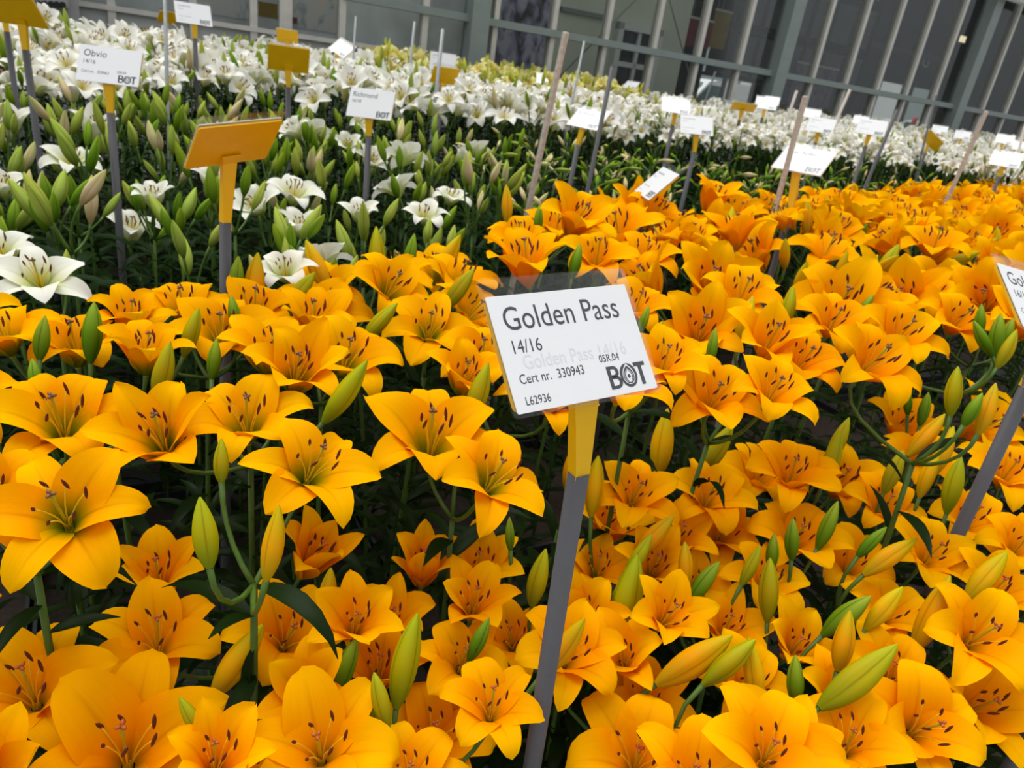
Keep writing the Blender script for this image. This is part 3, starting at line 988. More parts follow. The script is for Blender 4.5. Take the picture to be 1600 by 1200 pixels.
sign_quad([(757, 466), (972, 446), (1026, 606), (806, 650)], 'large white card sign in clear sleeve standing among the low orange lilies',
          std_lines('Golden Pass', '14/16', '330943', '05R.04', 'L62936', 'Golden Pass 14/16'), tilt=35, pole_px=(904, 738), bottom_px=(831, 1200), neck=0.066)
sign_quad([(127, 69), (223, 82), (217, 137), (118, 125)], 'white card sign with a yellow edge between white lilies and the orange row',
          std_lines('Obvio', '14/16', '329063', '05R.03', None, ink='ink', tsize=0.019), tilt=20, pole_px=(173, 176), bottom_px=(196, 480))
sign_quad([(440, 186), (312, 196), (286, 265), (414, 246)], 'big yellow sign seen from behind at the edge of the white lilies', [], back=True, yaw=20, tilt=35, pole_px=(352, 347), bottom_px=(354, 460))
sign_quad([(549, 137), (619, 144), (610, 190), (541, 180)], 'white card sign rising from the budding lilies behind the yellow back',
          std_lines('Richmond', '16/18', None, None, None, ink='ink', tsize=0.0175), tilt=25, pole_px=(576, 212), bottom_px=(571, 320))
sign_quad([(1233, 229), (1307, 238), (1281, 277), (1206, 260)], 'white card sign on a broad yellow neck behind the rear orange lilies',
          std_lines('Beau Soleil', '', None, None, None, ink='ink', tsize=0.0175), tilt=45, pole_px=(1234, 330))
sign_quad([(906, 171), (953, 177), (932, 206), (886, 193)], 'slanted white card sign beside the thin grey stake', std_lines('Richmond', '', None, None, None, ink='ink', tsize=0.0175), tilt=50, pole_px=(903, 226), bottom_px=(886, 312))
sign_quad([(1063, 180), (1114, 184), (1114, 214), (1063, 207)], 'white card sign on a grey pole left of the mustard plate', tilt=35, pole_px=(1085, 237), bottom_px=(1070, 300))
sign_quad([(1556, 416), (1660, 440), (1706, 545), (1596, 508)], 'white card sign on a grey pole beside the cluster of green buds',
          std_lines('Golden Pass', '16/18', '330', None, 'L6'), tilt=40, pole_px=(1612, 590), bottom_px=(1487, 855), neck=0.066)
_p = at_depth(1585, 1175, 1.0)
_c = np.array([_p[0], _p[1], CAM_Z - 0.42])
make_sign(face_rot(_c, 10, 45), _c, 'grey sign pole at the end of the low orange bed')
sign_at(24, 16, 78, 'yellow sign back with a bent plate above the white blooms', yaw=-35, tilt=40, back=True, depth=2.0, neck=0.066)
sign_at(4, 2, 50, 'grey pole and sign behind the bent yellow plate', yaw=0, tilt=40, back=True, depth=2.4)
sign_at(302, 22, 52, 'small white card sign standing before the grey sill panels', tilt=35, yaw=8)
sign_at(262, 27, 30, 'small yellow sign back beside the thin steel stake', yaw=30, tilt=35, back=True)
sign_at(451, 92, 61, 'yellow sign back with a pale rim among white blooms', yaw=5, tilt=25, back=True)
sign_at(449, 57, 32, 'small yellow sign back just behind a larger yellow back', yaw=-10, tilt=25, back=True)
sign_at(534, 76, 36, 'tilted white card sign between two pale buds', yaw=-30, tilt=45, twist=-25)
sign_at(692, 97, 40, 'plain white card sign behind the slim stake', tilt=20)
sign_at(695, 118, 42, 'yellow sign back in front of the plain white card', yaw=20, tilt=30, back=True)
sign_at(625, 83, 17, 'tiny yellow sign back among the pale yellow lilies', yaw=0, tilt=40, back=True)
FARG = 'small white card signs in the far white bed'
FARL = 'small white card sign standing among the white lilies by the glass'
for (x, y, w, yw, tl) in ((852, 124, 28, 5, 45), (986, 133, 24, -35, 50), (1056, 166, 44, 10, 50), (1197, 162, 32, 0, 45), (1283, 196, 40, -5, 40), (1269, 178, 24, 0, 45), (1362, 199, 42, 0, 40),
                          (1345, 188, 22, 0, 45), (1468, 203, 22, 0, 40), (1504, 211, 22, 0, 40), (1572, 250, 40, 0, 45), (1570, 218, 24, 0, 45), (1206, 158, 22, 0, 45), (895, 110, 16, 20, 50), (1590, 228, 24, 0, 45)):
    sign_at(x, y, w, FARL, yaw=yw, tilt=tl, group=FARG)
sign_at(890, 127, 32, 'yellow sign seen edge on beside the wooden stake', yaw=88, tilt=40)
sign_at(1162, 167, 36, 'mustard sign back tilted flat over white blooms', yaw=10, tilt=62, back=True)
sign_at(1457, 220, 30, 'mustard sign back leaning over the far white lilies', yaw=-25, tilt=20, twist=35, back=True)
sign_at(1026, 287, 84, 'white sign seen at a slant above the rear orange lilies', yaw=-72, tilt=42, twist=0)

# ------------------------------------------------------------------ plain stakes
def stake(top, bot, depth, r, mat, label, square=False):
    a = at_depth(*top, depth)
    hd = np.hypot(a[0], a[1])
    q = ray(*bot)
    b = CAM + q * (hd / np.hypot(q[0], q[1]))
    dv = b - a
    base = a + dv * ((SOIL_Z - 0.02 - a[2]) / dv[2])
    base[0], base[1] = soil_spot(base[0], base[1])
    for _q in range(6):
        _a, _b = a + (base - a) * _q / 6, a + (base - a) * (_q + 1) / 6
        OBST.append(((_a + _b) / 2, np.linalg.norm(_b - _a) / 2 + r, tree_of(*tube_geo([_a, _b], r, 6))))
    root = Matrix.Translation(Vector(base))
    g = Geo().tube([a - base, np.zeros(3)], r, 4 if square else 10)
    # chamfered tip
    d = (a - base) / np.linalg.norm(a - base)
    g.tube([a - base, a - base + d * 0.004], [r, r * 0.7], 4 if square else 10)
    return tagged(add('plant_stake', g.build('plant_stake', M[mat], not square), None, root), label, 'stake')
stake((884, 52), (818, 360), 2.0, 0.0095, 'wood', 'pale square wooden stake between the budding lilies and orange bed', True)
stake((957, 104), (908, 318), 2.2, 0.0075, 'pvc', 'thin dark grey stake crossing the slanted white card')
stake((1258, 152), (1208, 340), 1.98, 0.0085, 'wood', 'brown wooden stake crossing the broad necked card', True)
stake((1402, 172), (1340, 320), 3.2, 0.008, 'pvc', 'dark stake in front of the far white card')
stake((1541, 175), (1480, 312), 3.0, 0.010, 'wood', 'pale stake leaning over the far middle bed', True)
stake((257, -20), (262, 165), 2.6, 0.007, 'steel', 'shiny thin steel stake beside small yellow sign back')
stake((692, 46), (678, 175), 3.4, 0.009, 'steel', 'slim steel stake in front of the plain white card')
stake((648, 34), (641, 100), 4.6, 0.009, 'steel', 'slim steel stake close to the open glass bay')
stake((556, 26), (549, 135), 4.0, 0.006, 'steel', 'very thin stake rising behind the tilted card')
stake((913, 65), (882, 220), 4.2, 0.007, 'steel', 'steel stake rising behind the wooden stake')
stake((1328, 140), (1302, 200), 5.5, 0.011, 'wood', 'short wooden stake in the far white bed')
stake((1118, 112), (1096, 175), 5.5, 0.008, 'pvc', 'dark thin stake in front of the hall near the red banner')
stake((1245, 142), (1232, 180), 6.0, 0.012, 'wood', 'stout wooden stake behind the far card signs')
stake((1602, 196), (1585, 262), 5.5, 0.010, 'wood', 'wooden stake at the far end of the white bed')
stake((1462, 150), (1440, 240), 5.0, 0.007, 'pvc', 'thin dark stake above the mustard sign back')

# visible stretches of poles (top pixel, bottom pixel, depth) that plants must not cover
POLES = [((904, 738), (808, 1340), 0.75), ((173, 176), (196, 478), 1.5), ((352, 347), (354, 455), 1.25), ((1612, 590), (1487, 850), 1.2), ((576, 212), (571, 315), 2.2),
         ((884, 52), (818, 355), 2.0), ((903, 226), (886, 310), 2.9), ((957, 104), (908, 315), 2.2), ((1085, 237), (1070, 298), 3.0), ((1258, 152), (1208, 335), 2.2), ((50, 75), (66, 180), 2.0)]
def hides_pole(px, py, d, size):
    for (a, b, dp) in POLES:
        if d > dp + 0.25 or py < a[1] - 10 or py > b[1] + 10: continue
        t = (py - a[1]) / (b[1] - a[1])
        if abs(px - (a[0] + (b[0] - a[0]) * t)) < size * F_PX / d: return True
    return False
def hides_card(px, py, d):
    r = 0.075 * F_PX / d
    return any(d < k[4] + 0.08 and k[0] - r < px < k[1] + r and py - 0.3 * r < k[3] and py > k[2] - 40 for k in CARDS)
LANDW = [('the yellow edged card', at_depth(190, 400, 1.5)), ('the big yellow sign back', at_depth(353, 420, 1.3)), ('the pale wooden stake', at_depth(830, 300, 2.0)),
         ('the lone mid bed card', at_depth(572, 300, 2.25)), ('the slanted card', at_depth(890, 290, 2.9)), ('the brown stake', at_depth(1215, 320, 2.2))]
LANDMARKS = [('the largest card', at_depth(880, 900, 0.66)), ('the big yellow sign back', at_depth(353, 460, 1.25)), ('the card by green buds', at_depth(1500, 850, 1.2)),
             ('the broad necked card', at_depth(1234, 340, 2.1)), ('the pale wooden stake', at_depth(818, 360, 2.0))]


# ------------------------------------------------------------------ lily parts
def petal_geo(Lg, Wd, phi0, phi1, curl, cup=0.35, ripple=0.05, nu=7, nv=13, seed=0, side=0.0):
    rr = random.Random(seed)
    ph = rr.uniform(0, 6.28)
    ph2 = rr.uniform(0, 6.28)
    r, z, y0 = 0.005, 0.0, 0.0
    V, UVs = [], []
    ds = Lg / (nv - 1)
    for j in range(nv):
        s = j / (nv - 1)
        t = min(1, s / 0.75)
        ang = phi0 + (phi1 - phi0) * (t * t * (3 - 2 * t)) + curl * max(0.0, (s - 0.55) / 0.45) ** 1.6
        if j:
            r += math.sin(ang) * ds
            z += math.cos(ang) * ds
            y0 += side * s * ds
        p = math.sin(math.pi * min(1, s) ** 0.92) ** 0.66 if 0 < s < 1 else 0.0
        p = max(p, 0.2 * (1 - s))
        if s > 0.97: p = 0.03
        w = Wd / 2 * p
        nr, nz = -math.cos(ang), math.sin(ang)
        cc = cup * (1 - 0.55 * s)
        for i in range(nu):
            u = -1 + 2 * i / (nu - 1)
            off = cc * w * (u * u - 0.25) - 0.10 * w * math.exp(-(u / 0.18) ** 2)
            off += ripple * Wd * (u * u) * math.sin(7.5 * s + ph + (1.3 if u > 0 else 0)) * min(1, 2 * s)
            off += 0.012 * Lg * math.sin(3.2 * s + ph2) * s
            V.append((r + nr * off, y0 + u * w, z + nz * off))
            UVs.append((u * 0.5 + 0.5, s))
    F = [(j * nu + i, j * nu + i + 1, (j + 1) * nu + i + 1, (j + 1) * nu + i) for j in range(nv - 1) for i in range(nu - 1)]
    return np.array(V), F, np.array(UVs)

CLS = {  # length, inner width, outer width, phi0, phi1, curl  (degrees)
    'wide': (0.114, 0.066, 0.050, 20, 80, 46),
    'open': (0.116, 0.066, 0.051, 16, 60, 74),
    'half': (0.113, 0.064, 0.050, 12, 42, 54),
    'cup':  (0.108, 0.056, 0.046, 9, 25, 22),
}
def class_petal(cls, inner, var, nu=7, nv=13):
    Lg, wi, wo, a, b, c = CLS[cls]
    rr = random.Random(hash((cls.__len__(), ord(cls[0]), inner, var)) & 0xffff)
    j = lambda q: rr.uniform(-q, q)
    return petal_geo(Lg * (1 if inner else 1.03), wi if inner else wo,
                     math.radians(a - (0 if inner else -3)), math.radians(b + (0 if inner else 6) + j(11)),
                     math.radians(c + (0 if inner else 12) + j(32)), cup=0.34 + j(0.12), ripple=0.06 + j(0.035),
                     nu=nu, nv=nv, seed=rr.randint(0, 9999), side=j(0.12))
SPREAD = {}
for c_ in CLS:
    SPREAD[c_] = 2 * np.mean([class_petal(c_, i, v)[0][:, 0].max() for i in (0, 1) for v in range(3)])

NV = 4
PET = {}
def petal_mesh(color, cls, inner, var):
    key = (color, cls, inner, var)
    if key not in PET:
        v, f, uv = class_petal(cls, inner, var)
        PET[key] = mesh('petal', v, f, M[color], uv=uv)
    return PET[key]

def ellipsoid(c, ax, la, ra, n=6, k=5):
    pts, rad = [], []
    ax = np.asarray(ax, float) / np.linalg.norm(ax)
    for i in range(k):
        t = -1 + 2 * i / (k - 1)
        pts.append(np.asarray(c) + ax * la / 2 * t)
        rad.append(max(ra * 0.25, ra * math.sqrt(max(0, 1 - t * t))))
    return pts, rad

STAM = {}
def stamen_geo(cls, n=6):
    b = {'wide': 19, 'open': 15, 'half': 12, 'cup': 7}[cls]
    a = math.radians(b)
    end = np.array([0.003 + 0.066 * math.sin(a), 0, 0.070 * math.cos(a)])
    pts = bez((0.003, 0, 0), (0.004, 0, 0.035), end, 6)
    g = Geo()
    g.tube(pts, [0.0011, 0.001, 0.0009, 0.0008, 0.0007, 0.0006], 5, 0)
    ax = np.array([0.12, 0.30, 1.0])
    ep, er = ellipsoid(end + np.array([0.001, 0, 0.001]), ax, 0.0185, 0.0020, n)
    g.tube(ep, er, n, 1)
    return g
def stamen_mesh(cls):
    if cls not in STAM:
        STAM[cls] = stamen_geo(cls).build('stamen', [M['filament'], M['anther']])
    return STAM[cls]

def pistil_geo():
    g = Geo()
    g.tube([(0, 0, -0.004), (0, 0, 0.003), (0, 0, 0.012)], [0.0045, 0.0048, 0.0026], 8, 0)
    g.tube(bez((0, 0, 0.010), (0.001, 0.001, 0.04), (0.004, 0.003, 0.078), 5), [0.0022, 0.0017, 0.0016, 0.0017, 0.0022], 6, 0)
    for k in range(3):
        th = k * 2.094
        c = np.array([0.004 + 0.0028 * math.cos(th), 0.003 + 0.0028 * math.sin(th), 0.0795])
        g.tube(*ellipsoid(c, (math.cos(th), math.sin(th), 0.25), 0.0065, 0.0023, 6), n=6, mi=1)
    return g
PISTIL = {'stigma': pistil_geo().build('flower', [M['style'], M['stigma']]),
          'stigma_d': pistil_geo().build('flower', [M['style'], M['stigma_d']])}

FLOW = {}
def rotz(v, a):
    c, s = math.cos(a), math.sin(a)
    R = np.array([[c, -s, 0], [s, c, 0], [0, 0, 1]])
    return np.asarray(v) @ R.T
def flower_mesh(color, cls, var, nu=5, nv=8):
    """six petals and the pistil of one small flower in one mesh"""
    key = (color, cls, var, nu, nv)
    if key not in FLOW:
        g = Geo()
        rr = random.Random(var * 13 + 5)
        for k in range(6):
            v, f, uv = class_petal(cls, k % 2, rr.randint(0, 3), nu, nv)
            g.put(rotz(v, k * math.pi / 3 + rr.uniform(-.12, .12)), f, 0, uv)
        if nu > 3:
            p = pistil_geo()
            g.put(np.vstack(p.v), p.f, [1 + q for q in p.m])
        FLOW[key] = g.build('flower', [M[color], M['style'], M['stigma_d']])
    return FLOW[key]
STAMS = {}
def stamens_mesh(cls):
    if cls not in STAMS:
        g = Geo()
        s = stamen_geo(cls, 5)
        for k in range(6):
            g.put(rotz(np.vstack(s.v), k * math.pi / 3 + 0.2), s.f, s.m)
        STAMS[cls] = g.build('stamens', [M['filament'], M['anther']])
    return STAMS[cls]

def bud_geo(Lb=0.09, R=0.0145, nth=18, ns=11, bend=0.06, fat=0.0):
    V, UVs = [], []
    for j in range(ns):
        s = j / (ns - 1)
        r = R * (math.sin(math.pi * (0.05 + 0.93 * s) ** (0.96 - fat)) ** 0.82 if s < 1 else 0)
        r = max(r, R * (0.24 if s < 0.5 else 0.2))
        if s == 1: r = R * 0.08
        for k in range(nth + 1):
            th = 2 * math.pi * k / nth
            q = (k / nth * 3) % 1.0
            gr = 1 - 0.13 * math.exp(-((q - 0.5) / 0.11) ** 2) + 0.05 * math.cos(2 * math.pi * q)
            x = r * gr * math.cos(th) + bend * Lb * s * s
            V.append((x, r * gr * math.sin(th), s * Lb))
            UVs.append((k / nth, s))
    F = [(j * (nth + 1) + k, j * (nth + 1) + k + 1, (j + 1) * (nth + 1) + k + 1, (j + 1) * (nth + 1) + k) for j in range(ns - 1) for k in range(nth)]
    return np.array(V), F, np.array(UVs)
BUD = {}
def bud_mesh(color, var=0):
    if (color, var) not in BUD:
        v, f, uv = bud_geo(0.09, (0.0140, 0.0128, 0.0152)[var], bend=(0.02, 0.07, 0.0)[var], fat=(0, 0.05, 0.1)[var])
        if color in ('bud_w', 'bud_wg', 'bud_p', 'bud_py'): v[:, :2] *= 0.84
        BUD[(color, var)] = mesh('bud', v, f, M[color], uv=uv)
    return BUD[(color, var)]

def leaf_geo(Lg, Wd, droop, fold=0.35, twist=0.0, nv=7, nu=3):
    V, UVs = [], []
    r = z = 0.0
    ds = Lg / (nv - 1)
    for j in range(nv):
        s = j / (nv - 1)
        a = droop * s * s
        if j:
            r += math.cos(a) * ds; z -= math.sin(a) * ds
        w = Wd / 2 * max(0.12 * (1 - s), math.sin(math.pi * s ** 0.75) ** 0.9 if 0 < s < 1 else 0)
        if s == 1: w = 0.0006
        for i in range(nu):
            u = -1 + 2 * i / (nu - 1)
            h = fold * w * abs(u)
            c, sn = math.cos(twist * s), math.sin(twist * s)
            V.append((r + math.sin(a) * h, u * w * c - h * sn, z + math.cos(a) * h * c + u * w * sn))
            UVs.append((u * .5 + .5, s))
    F = [(j * nu + i, j * nu + i + 1, (j + 1) * nu + i + 1, (j + 1) * nu + i) for j in range(nv - 1) for i in range(nu - 1)]
    return np.array(V), F, np.array(UVs)
LEAFV = [(0.115, 0.023, 0.8, 0.35, 0.2), (0.13, 0.020, 1.2, 0.3, -0.4), (0.095, 0.024, 0.5, 0.4, 0.1), (0.14, 0.022, 1.5, 0.3, 0.5)]
LEAF = {}
def leaf_mesh(mat, k):
    if (mat, k) not in LEAF:
        v, f, uv = leaf_geo(*LEAFV[k])
        LEAF[(mat, k)] = mesh('leaf', v, f, M[mat], uv=uv)
    return LEAF[(mat, k)]

def euler_m(pitch, yaw, pos, sc=1.0):
    """leaf frame: x outwards, raised by pitch, turned by yaw"""
    return Matrix.Translation(Vector(pos)) @ Matrix.Rotation(yaw, 4, 'Z') @ Matrix.Rotation(-pitch, 4, 'Y') @ Matrix.Scale(sc, 4)

def foliage_geo(g, path_fn, z0, z1, n, rr, mi=0, scale=1.0, low=False):
    for i in range(n):
        t = (i + rr.random()) / n
        k = rr.randint(0, 3)
        v, f, uv = leaf_geo(*LEAFV[k], nv=4 if low else 6)
        m = euler_m(rr.uniform(0.1, 0.9), i * 2.4 + rr.uniform(-.4, .4), path_fn(z0 + (z1 - z0) * t), scale * rr.uniform(0.75, 1.15))
        a = np.array(m)
        g.put(v @ a[:3, :3].T + a[:3, 3], f, mi, uv)
LOWF = []
for s_ in range(5):
    g = Geo()
    foliage_geo(g, lambda z: (0, 0, z), 0.06, 0.55, 26, random.Random(40 + s_))
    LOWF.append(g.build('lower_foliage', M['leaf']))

WORDS = ['no', 'one', 'two', 'three', 'four', 'five', 'six', 'seven', 'eight']
def count_text(nf, nb):
    a = ('%s open flower%s' % (WORDS[nf], '' if nf == 1 else 's')) if nf else ''
    b = ('%s bud%s' % (WORDS[nb], '' if nb == 1 else 's')) if nb else ''
    return a + (' and ' if a and b else '') + b

def put_item(it, root, base, color_default):
    """it: dict(kind,pos,axis,scale,roll,...) -> part objects under root"""
    pos = np.asarray(it['pos']) - base
    mm = basis(it['axis'], it.get('roll', 0.0), pos, it['scale'])
    if it['kind'] == 'bud':
        return add('bud', bud_mesh(it['mat'], it.get('var', 0)), root, mm)
    cls = it['cls']
    rr = random.Random(it.get('seed', 1))
    if it.get('detail', 2) >= 2:
        fl = add('flower', PISTIL[it.get('stig', 'stigma')], root, mm)
        for k in range(6):
            sc = rr.uniform(0.94, 1.06)
            pm = Matrix.Rotation(k * math.pi / 3 + rr.uniform(-.09, .09), 4, 'Z') @ Matrix.Rotation(rr.uniform(-.10, .10), 4, 'Y') @ Matrix.Scale(sc, 4)
            add('petal', petal_mesh(it['mat'], cls, k % 2, rr.randint(0, NV - 1)), fl, pm)
        for k in range(6):
            pm = Matrix.Rotation(k * math.pi / 3 + 0.25 + rr.uniform(-.2, .2), 4, 'Z') @ Matrix.Rotation(rr.uniform(-.1, .1), 4, 'Y')
            add('stamen', stamen_mesh(cls), fl, pm)
    else:
        fl = add('flower', flower_mesh(it['mat'], cls, rr.randint(0, 3)), root, mm)
        if it.get('detail', 1) >= 1:
            add('stamens', stamens_mesh(cls), fl)
    return fl

def build_plant(name, items, z_base, label, group, leafmat='leaf', n_leaf=10, seed=0, low=True, foliage_n=0, cat='lily plant', lean=0.05, bxy=None):
    rr = random.Random(seed)
    P = np.array([it['pos'] for it in items])
    c = P.mean(0)
    node = np.array([c[0], c[1], P[:, 2].min() - rr.uniform(0.05, 0.08)])
    bx = np.array([c[0] + rr.uniform(-lean, lean), c[1] + rr.uniform(-lean, lean), z_base]) if bxy is None else np.array([bxy[0], bxy[1], z_base])
    if bxy is None: bx[0], bx[1] = soil_spot(bx[0], bx[1])
    root = add(name, None, None, Matrix.Translation(Vector(bx)), label, cat, group)
    g = Geo()
    nd = node - bx
    mid = np.array([nd[0] * 0.2, nd[1] * 0.2, nd[2] * 0.55])
    path = bez((0, 0, 0), mid, nd, 7)
    g.tube(path, np.linspace(0.0050, 0.0036, 7), 6)
    for it in items:
        e = np.asarray(it['pos']) - bx
        ax = np.asarray(it['axis'], float); ax = ax / np.linalg.norm(ax)
        dist = np.linalg.norm(e - nd)
        g.tube(bez(nd, e - ax * dist * 0.5, e + ax * 0.002, 6), [0.0034, 0.003, 0.0027, 0.0026, 0.0028, 0.0034], 5)
    add('stem', g.build('stem', M['stem']), root)
    pf = lambda z: bez((0, 0, 0), mid, nd, 21)[int(max(0, min(20, round(20 * z / nd[2]))))]
    if n_leaf:
        for i in range(n_leaf):
            t = 1 - (i / n_leaf) ** 1.1 * 0.5
            kk, best = rr.randint(0, 3), (1e9, None)
            at = pf(nd[2] * t)
            wp = bx + np.asarray(at)
            near = [q for q in COLL + OBST if (q[0] - wp) @ (q[0] - wp) < (q[1] + 0.16) ** 2]
            for tr_ in range(7):          # a leaf finds its way between the flowers
                pit = rr.uniform(0.15, 0.95) if tr_ < 3 else rr.uniform(-1.1, 0.3)
                m = euler_m(pit, i * 2.4 + rr.uniform(-.5, .5) + tr_ * 0.8, at, rr.uniform(0.7, 1.1) * (1 - 0.06 * tr_))
                if not near:
                    best = (0, m); break
                lv, lf, _u = leaf_geo(*LEAFV[kk], nv=5)
                a_ = np.array(m)
                lt = tree_of(lv @ a_[:3, :3].T + a_[:3, 3] + bx, lf)
                cc = sum(len(lt.overlap(q[2])) for q in near)
                if cc < best[0]: best = (cc, m)
                if not cc: break
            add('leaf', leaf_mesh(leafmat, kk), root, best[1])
    if low:
        add('lower_foliage', LOWF[rr.randint(0, 4)], root, Matrix.Rotation(rr.uniform(0, 6.28), 4, 'Z'))
    if foliage_n:
        g = Geo()
        foliage_geo(g, pf, nd[2] * 0.35, nd[2], foliage_n, rr)
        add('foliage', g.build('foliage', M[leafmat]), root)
    for it in items:
        put_item(it, root, bx, None)
    return root

# ------------------------------------------------------------------ what the photo shows, flower by flower (throat pixel, spread in pixels)
def axis_from(p, tilt, az):
    d = cam_dir(p); rt = np.array([-d[1], d[0], 0.0])
    rt = rt if rt[0] > 0 else -rt
    t, a = math.radians(tilt), math.radians(az)
    return np.array([0, 0, 1.0]) * math.cos(t) + (d * math.cos(a) + rt * math.sin(a)) * math.sin(t)
def flower_item(x, y, px, cls, tilt, az, drop, mat, stig='stigma', detail=2, lo=0.10, hi=0.20, roll=None, seed=None):
    p = at_z(x, y, CAM_Z - drop)
    d = (p - CAM) @ CF
    want = px * d / F_PX
    base = SPREAD[cls]
    size = min(max(want, lo), hi)
    if cls == 'cup': size = want
    sc = min(max(size / base, 0.72), 1.42)
    return dict(kind='flower', pos=p, axis=axis_from(p, tilt, az), scale=sc, cls=cls, mat=mat, stig=stig,
                roll=RNG.uniform(0, 6.28) if roll is None else roll, seed=RNG.randint(0, 99999) if seed is None else seed, detail=detail, px=(x, y))
def bud_item(x, y, ln, ang, col, drop, mats=('bud_g', 'bud_yg', 'bud_y')):
    p = at_z(x, y, CAM_Z - drop + 0.02)
    d = (p - CAM) @ CF
    a = math.radians(ang)
    ax = CU * math.cos(a) + CX * math.sin(a)
    L_ = min(max(ln * d / F_PX, 0.045), 0.125)
    return dict(kind='bud', pos=p - ax * L_ / 2, axis=ax, scale=L_ / 0.09, mat=mats[col], var=RNG.randint(0, 2), roll=RNG.uniform(0, 6.28), px=(x, y))

ZB = [  # wide starry flowers, left
    (108, 824, 268, 'wide', 30, -12), (102, 692, 228, 'open', 18, -10), (262, 712, 190, 'half', 24, -30), (388, 690, 195, 'open', 14, -15),
    (478, 757, 220, 'wide', 26, 40), (670, 722, 222, 'open', 10, 0), (757, 772, 205, 'wide', 24, 50), (-20, 805, 210, 'open', 20, 10),
    (122, 572, 185, 'open', 10, -10), (18, 555, 170, 'open', 15, -60), (-90, 660, 200, 'open', 20, 0), (228, 585, 150, 'half', 6, 20), (345, 552, 175, 'open', 14, 0),
    (418, 585, 165, 'half', 14, 20), (458, 612, 165, 'half', 20, 10), (398, 512, 150, 'open', 10, 10), (535, 588, 190, 'open', 18, 30),
    (492, 532, 135, 'half', 8, 0), (615, 452, 158, 'wide', 8, 0), (668, 537, 165, 'wide', 22, 10), (748, 585, 165, 'open', 15, 20), (290, 505, 140, 'open', 10, -20),
    (205, 525, 120, 'half', 8, 10), (720, 620, 140, 'half', 15, 30), (-60, 520, 160, 'open', 12, 0), (855, 650, 150, 'open', 12, 0)]
ZA = [  # lower, cup shaped flowers in front
    (58, 1105, 250, 'open', 16, -20), (248, 1025, 215, 'open', 14, 20), (252, 925, 130, 'half', 10, 0), (200, 1198, 290, 'open', 18, 0),
    (335, 1215, 200, 'half', 12, 20), (442, 1015, 190, 'open', 24, 30), (552, 995, 150, 'half', 15, 20), (602, 1000, 130, 'half', 12, 0),
    (485, 1100, 165, 'half', 16, -10), (502, 1190, 245, 'open', 14, -10), (672, 1168, 215, 'open', 18, 20), (590, 1075, 130, 'half', 10, 0),
    (658, 915, 100, 'cup', 10, 0), (745, 905, 125, 'half', 12, 10), (735, 965, 150, 'half', 14, 0), (718, 1050, 160, 'open', 15, 10), (765, 1125, 165, 'open', 15, -10),
    (880, 1040, 190, 'open', 18, 20), (905, 978, 150, 'half', 15, 30), (1030, 980, 150, 'half', 24, 40), (1125, 1000, 140, 'half', 16, 20),
    (990, 1210, 235, 'open', 16, 0), (1000, 1115, 170, 'open', 14, 20), (1190, 1195, 225, 'open', 18, 10), (975, 1045, 120, 'half', 15, 0),
    (1150, 1085, 150, 'open', 20, 40), (1230, 1028, 150, 'half', 16, 10), (1215, 1215, 220, 'half', 15, 10), (1318, 1180, 195, 'open', 20, 10),
    (1420, 1148, 205, 'open', 28, 40), (1498, 1115, 175, 'half', 26, 50), (1385, 1065, 170, 'open', 22, 20), (1508, 1010, 185, 'open', 24, 30),
    (1572, 1060, 170, 'open', 22, 30), (1375, 975, 150, 'open', 18, 20), (1535, 945, 150, 'half', 20, 30), (1438, 885, 150, 'open', 22, 30),
    (1235, 860, 150, 'open', 18, 10), (1300, 775, 145, 'half', 20, 20), (1400, 690, 125, 'half', 16, 0), (1430, 735, 125, 'open', 18, 20),
    (1228, 765, 150, 'open', 20, 10), (1560, 760, 140, 'open', 20, 10), (985, 790, 140, 'open', 18, 0), (1098, 795, 155, 'open', 20, 20),
    (1180, 765, 140, 'open', 18, 20), (1120, 850, 140, 'open', 20, 10), (1050, 860, 130, 'half', 18, 10), (945, 845, 140, 'half', 15, 10),
    (1015, 905, 130, 'half', 18, 20), (1185, 925, 140, 'open', 20, 20), (930, 905, 140, 'open', 16, 10), (1080, 935, 120, 'half', 20, 10),
    (1320, 900, 140, 'open', 20, 20), (1500, 830, 140, 'open', 22, 20), (470, 900, 110, 'cup', 25, 60), (1290, 1110, 150, 'half', 20, 20),
    (1580, 870, 140, 'open', 20, 20), (1370, 810, 130, 'open', 20, 10), (800, 1015, 150, 'open', 16, -10), (640, 1230, 200, 'open', 16, 0),
    (1080, 1240, 200, 'open', 16, 0), (420, 1240, 200, 'open', 12, 0)]
ZC = [  # tall crowded flowers behind, right
    (940, 350, 125, 'open', 10, 0), (868, 378, 118, 'open', 15, 0), (808, 395, 115, 'open', 15, -20), (930, 425, 130, 'open', 20, 0),
    (1005, 418, 135, 'wide', 15, 20), (1072, 392, 130, 'open', 16, 10), (1105, 645, 180, 'open', 24, 10), (1195, 635, 150, 'open', 22, 30),
    (1088, 540, 150, 'half', 30, 0), (1150, 485, 140, 'open', 20, 10), (962, 630, 150, 'open', 14, 40), (1340, 590, 165, 'open', 30, 50),
    (1290, 525, 140, 'open', 24, 20), (1240, 585, 150, 'open', 24, 20), (1440, 480, 130, 'open', 20, 10), (990, 500, 120, 'open', 18, 0),
    (1390, 545, 140, 'open', 26, 30), (1190, 560, 140, 'half', 24, 20), (1030, 590, 140, 'open', 20, 20), (1480, 520, 130, 'open', 26, 30)]
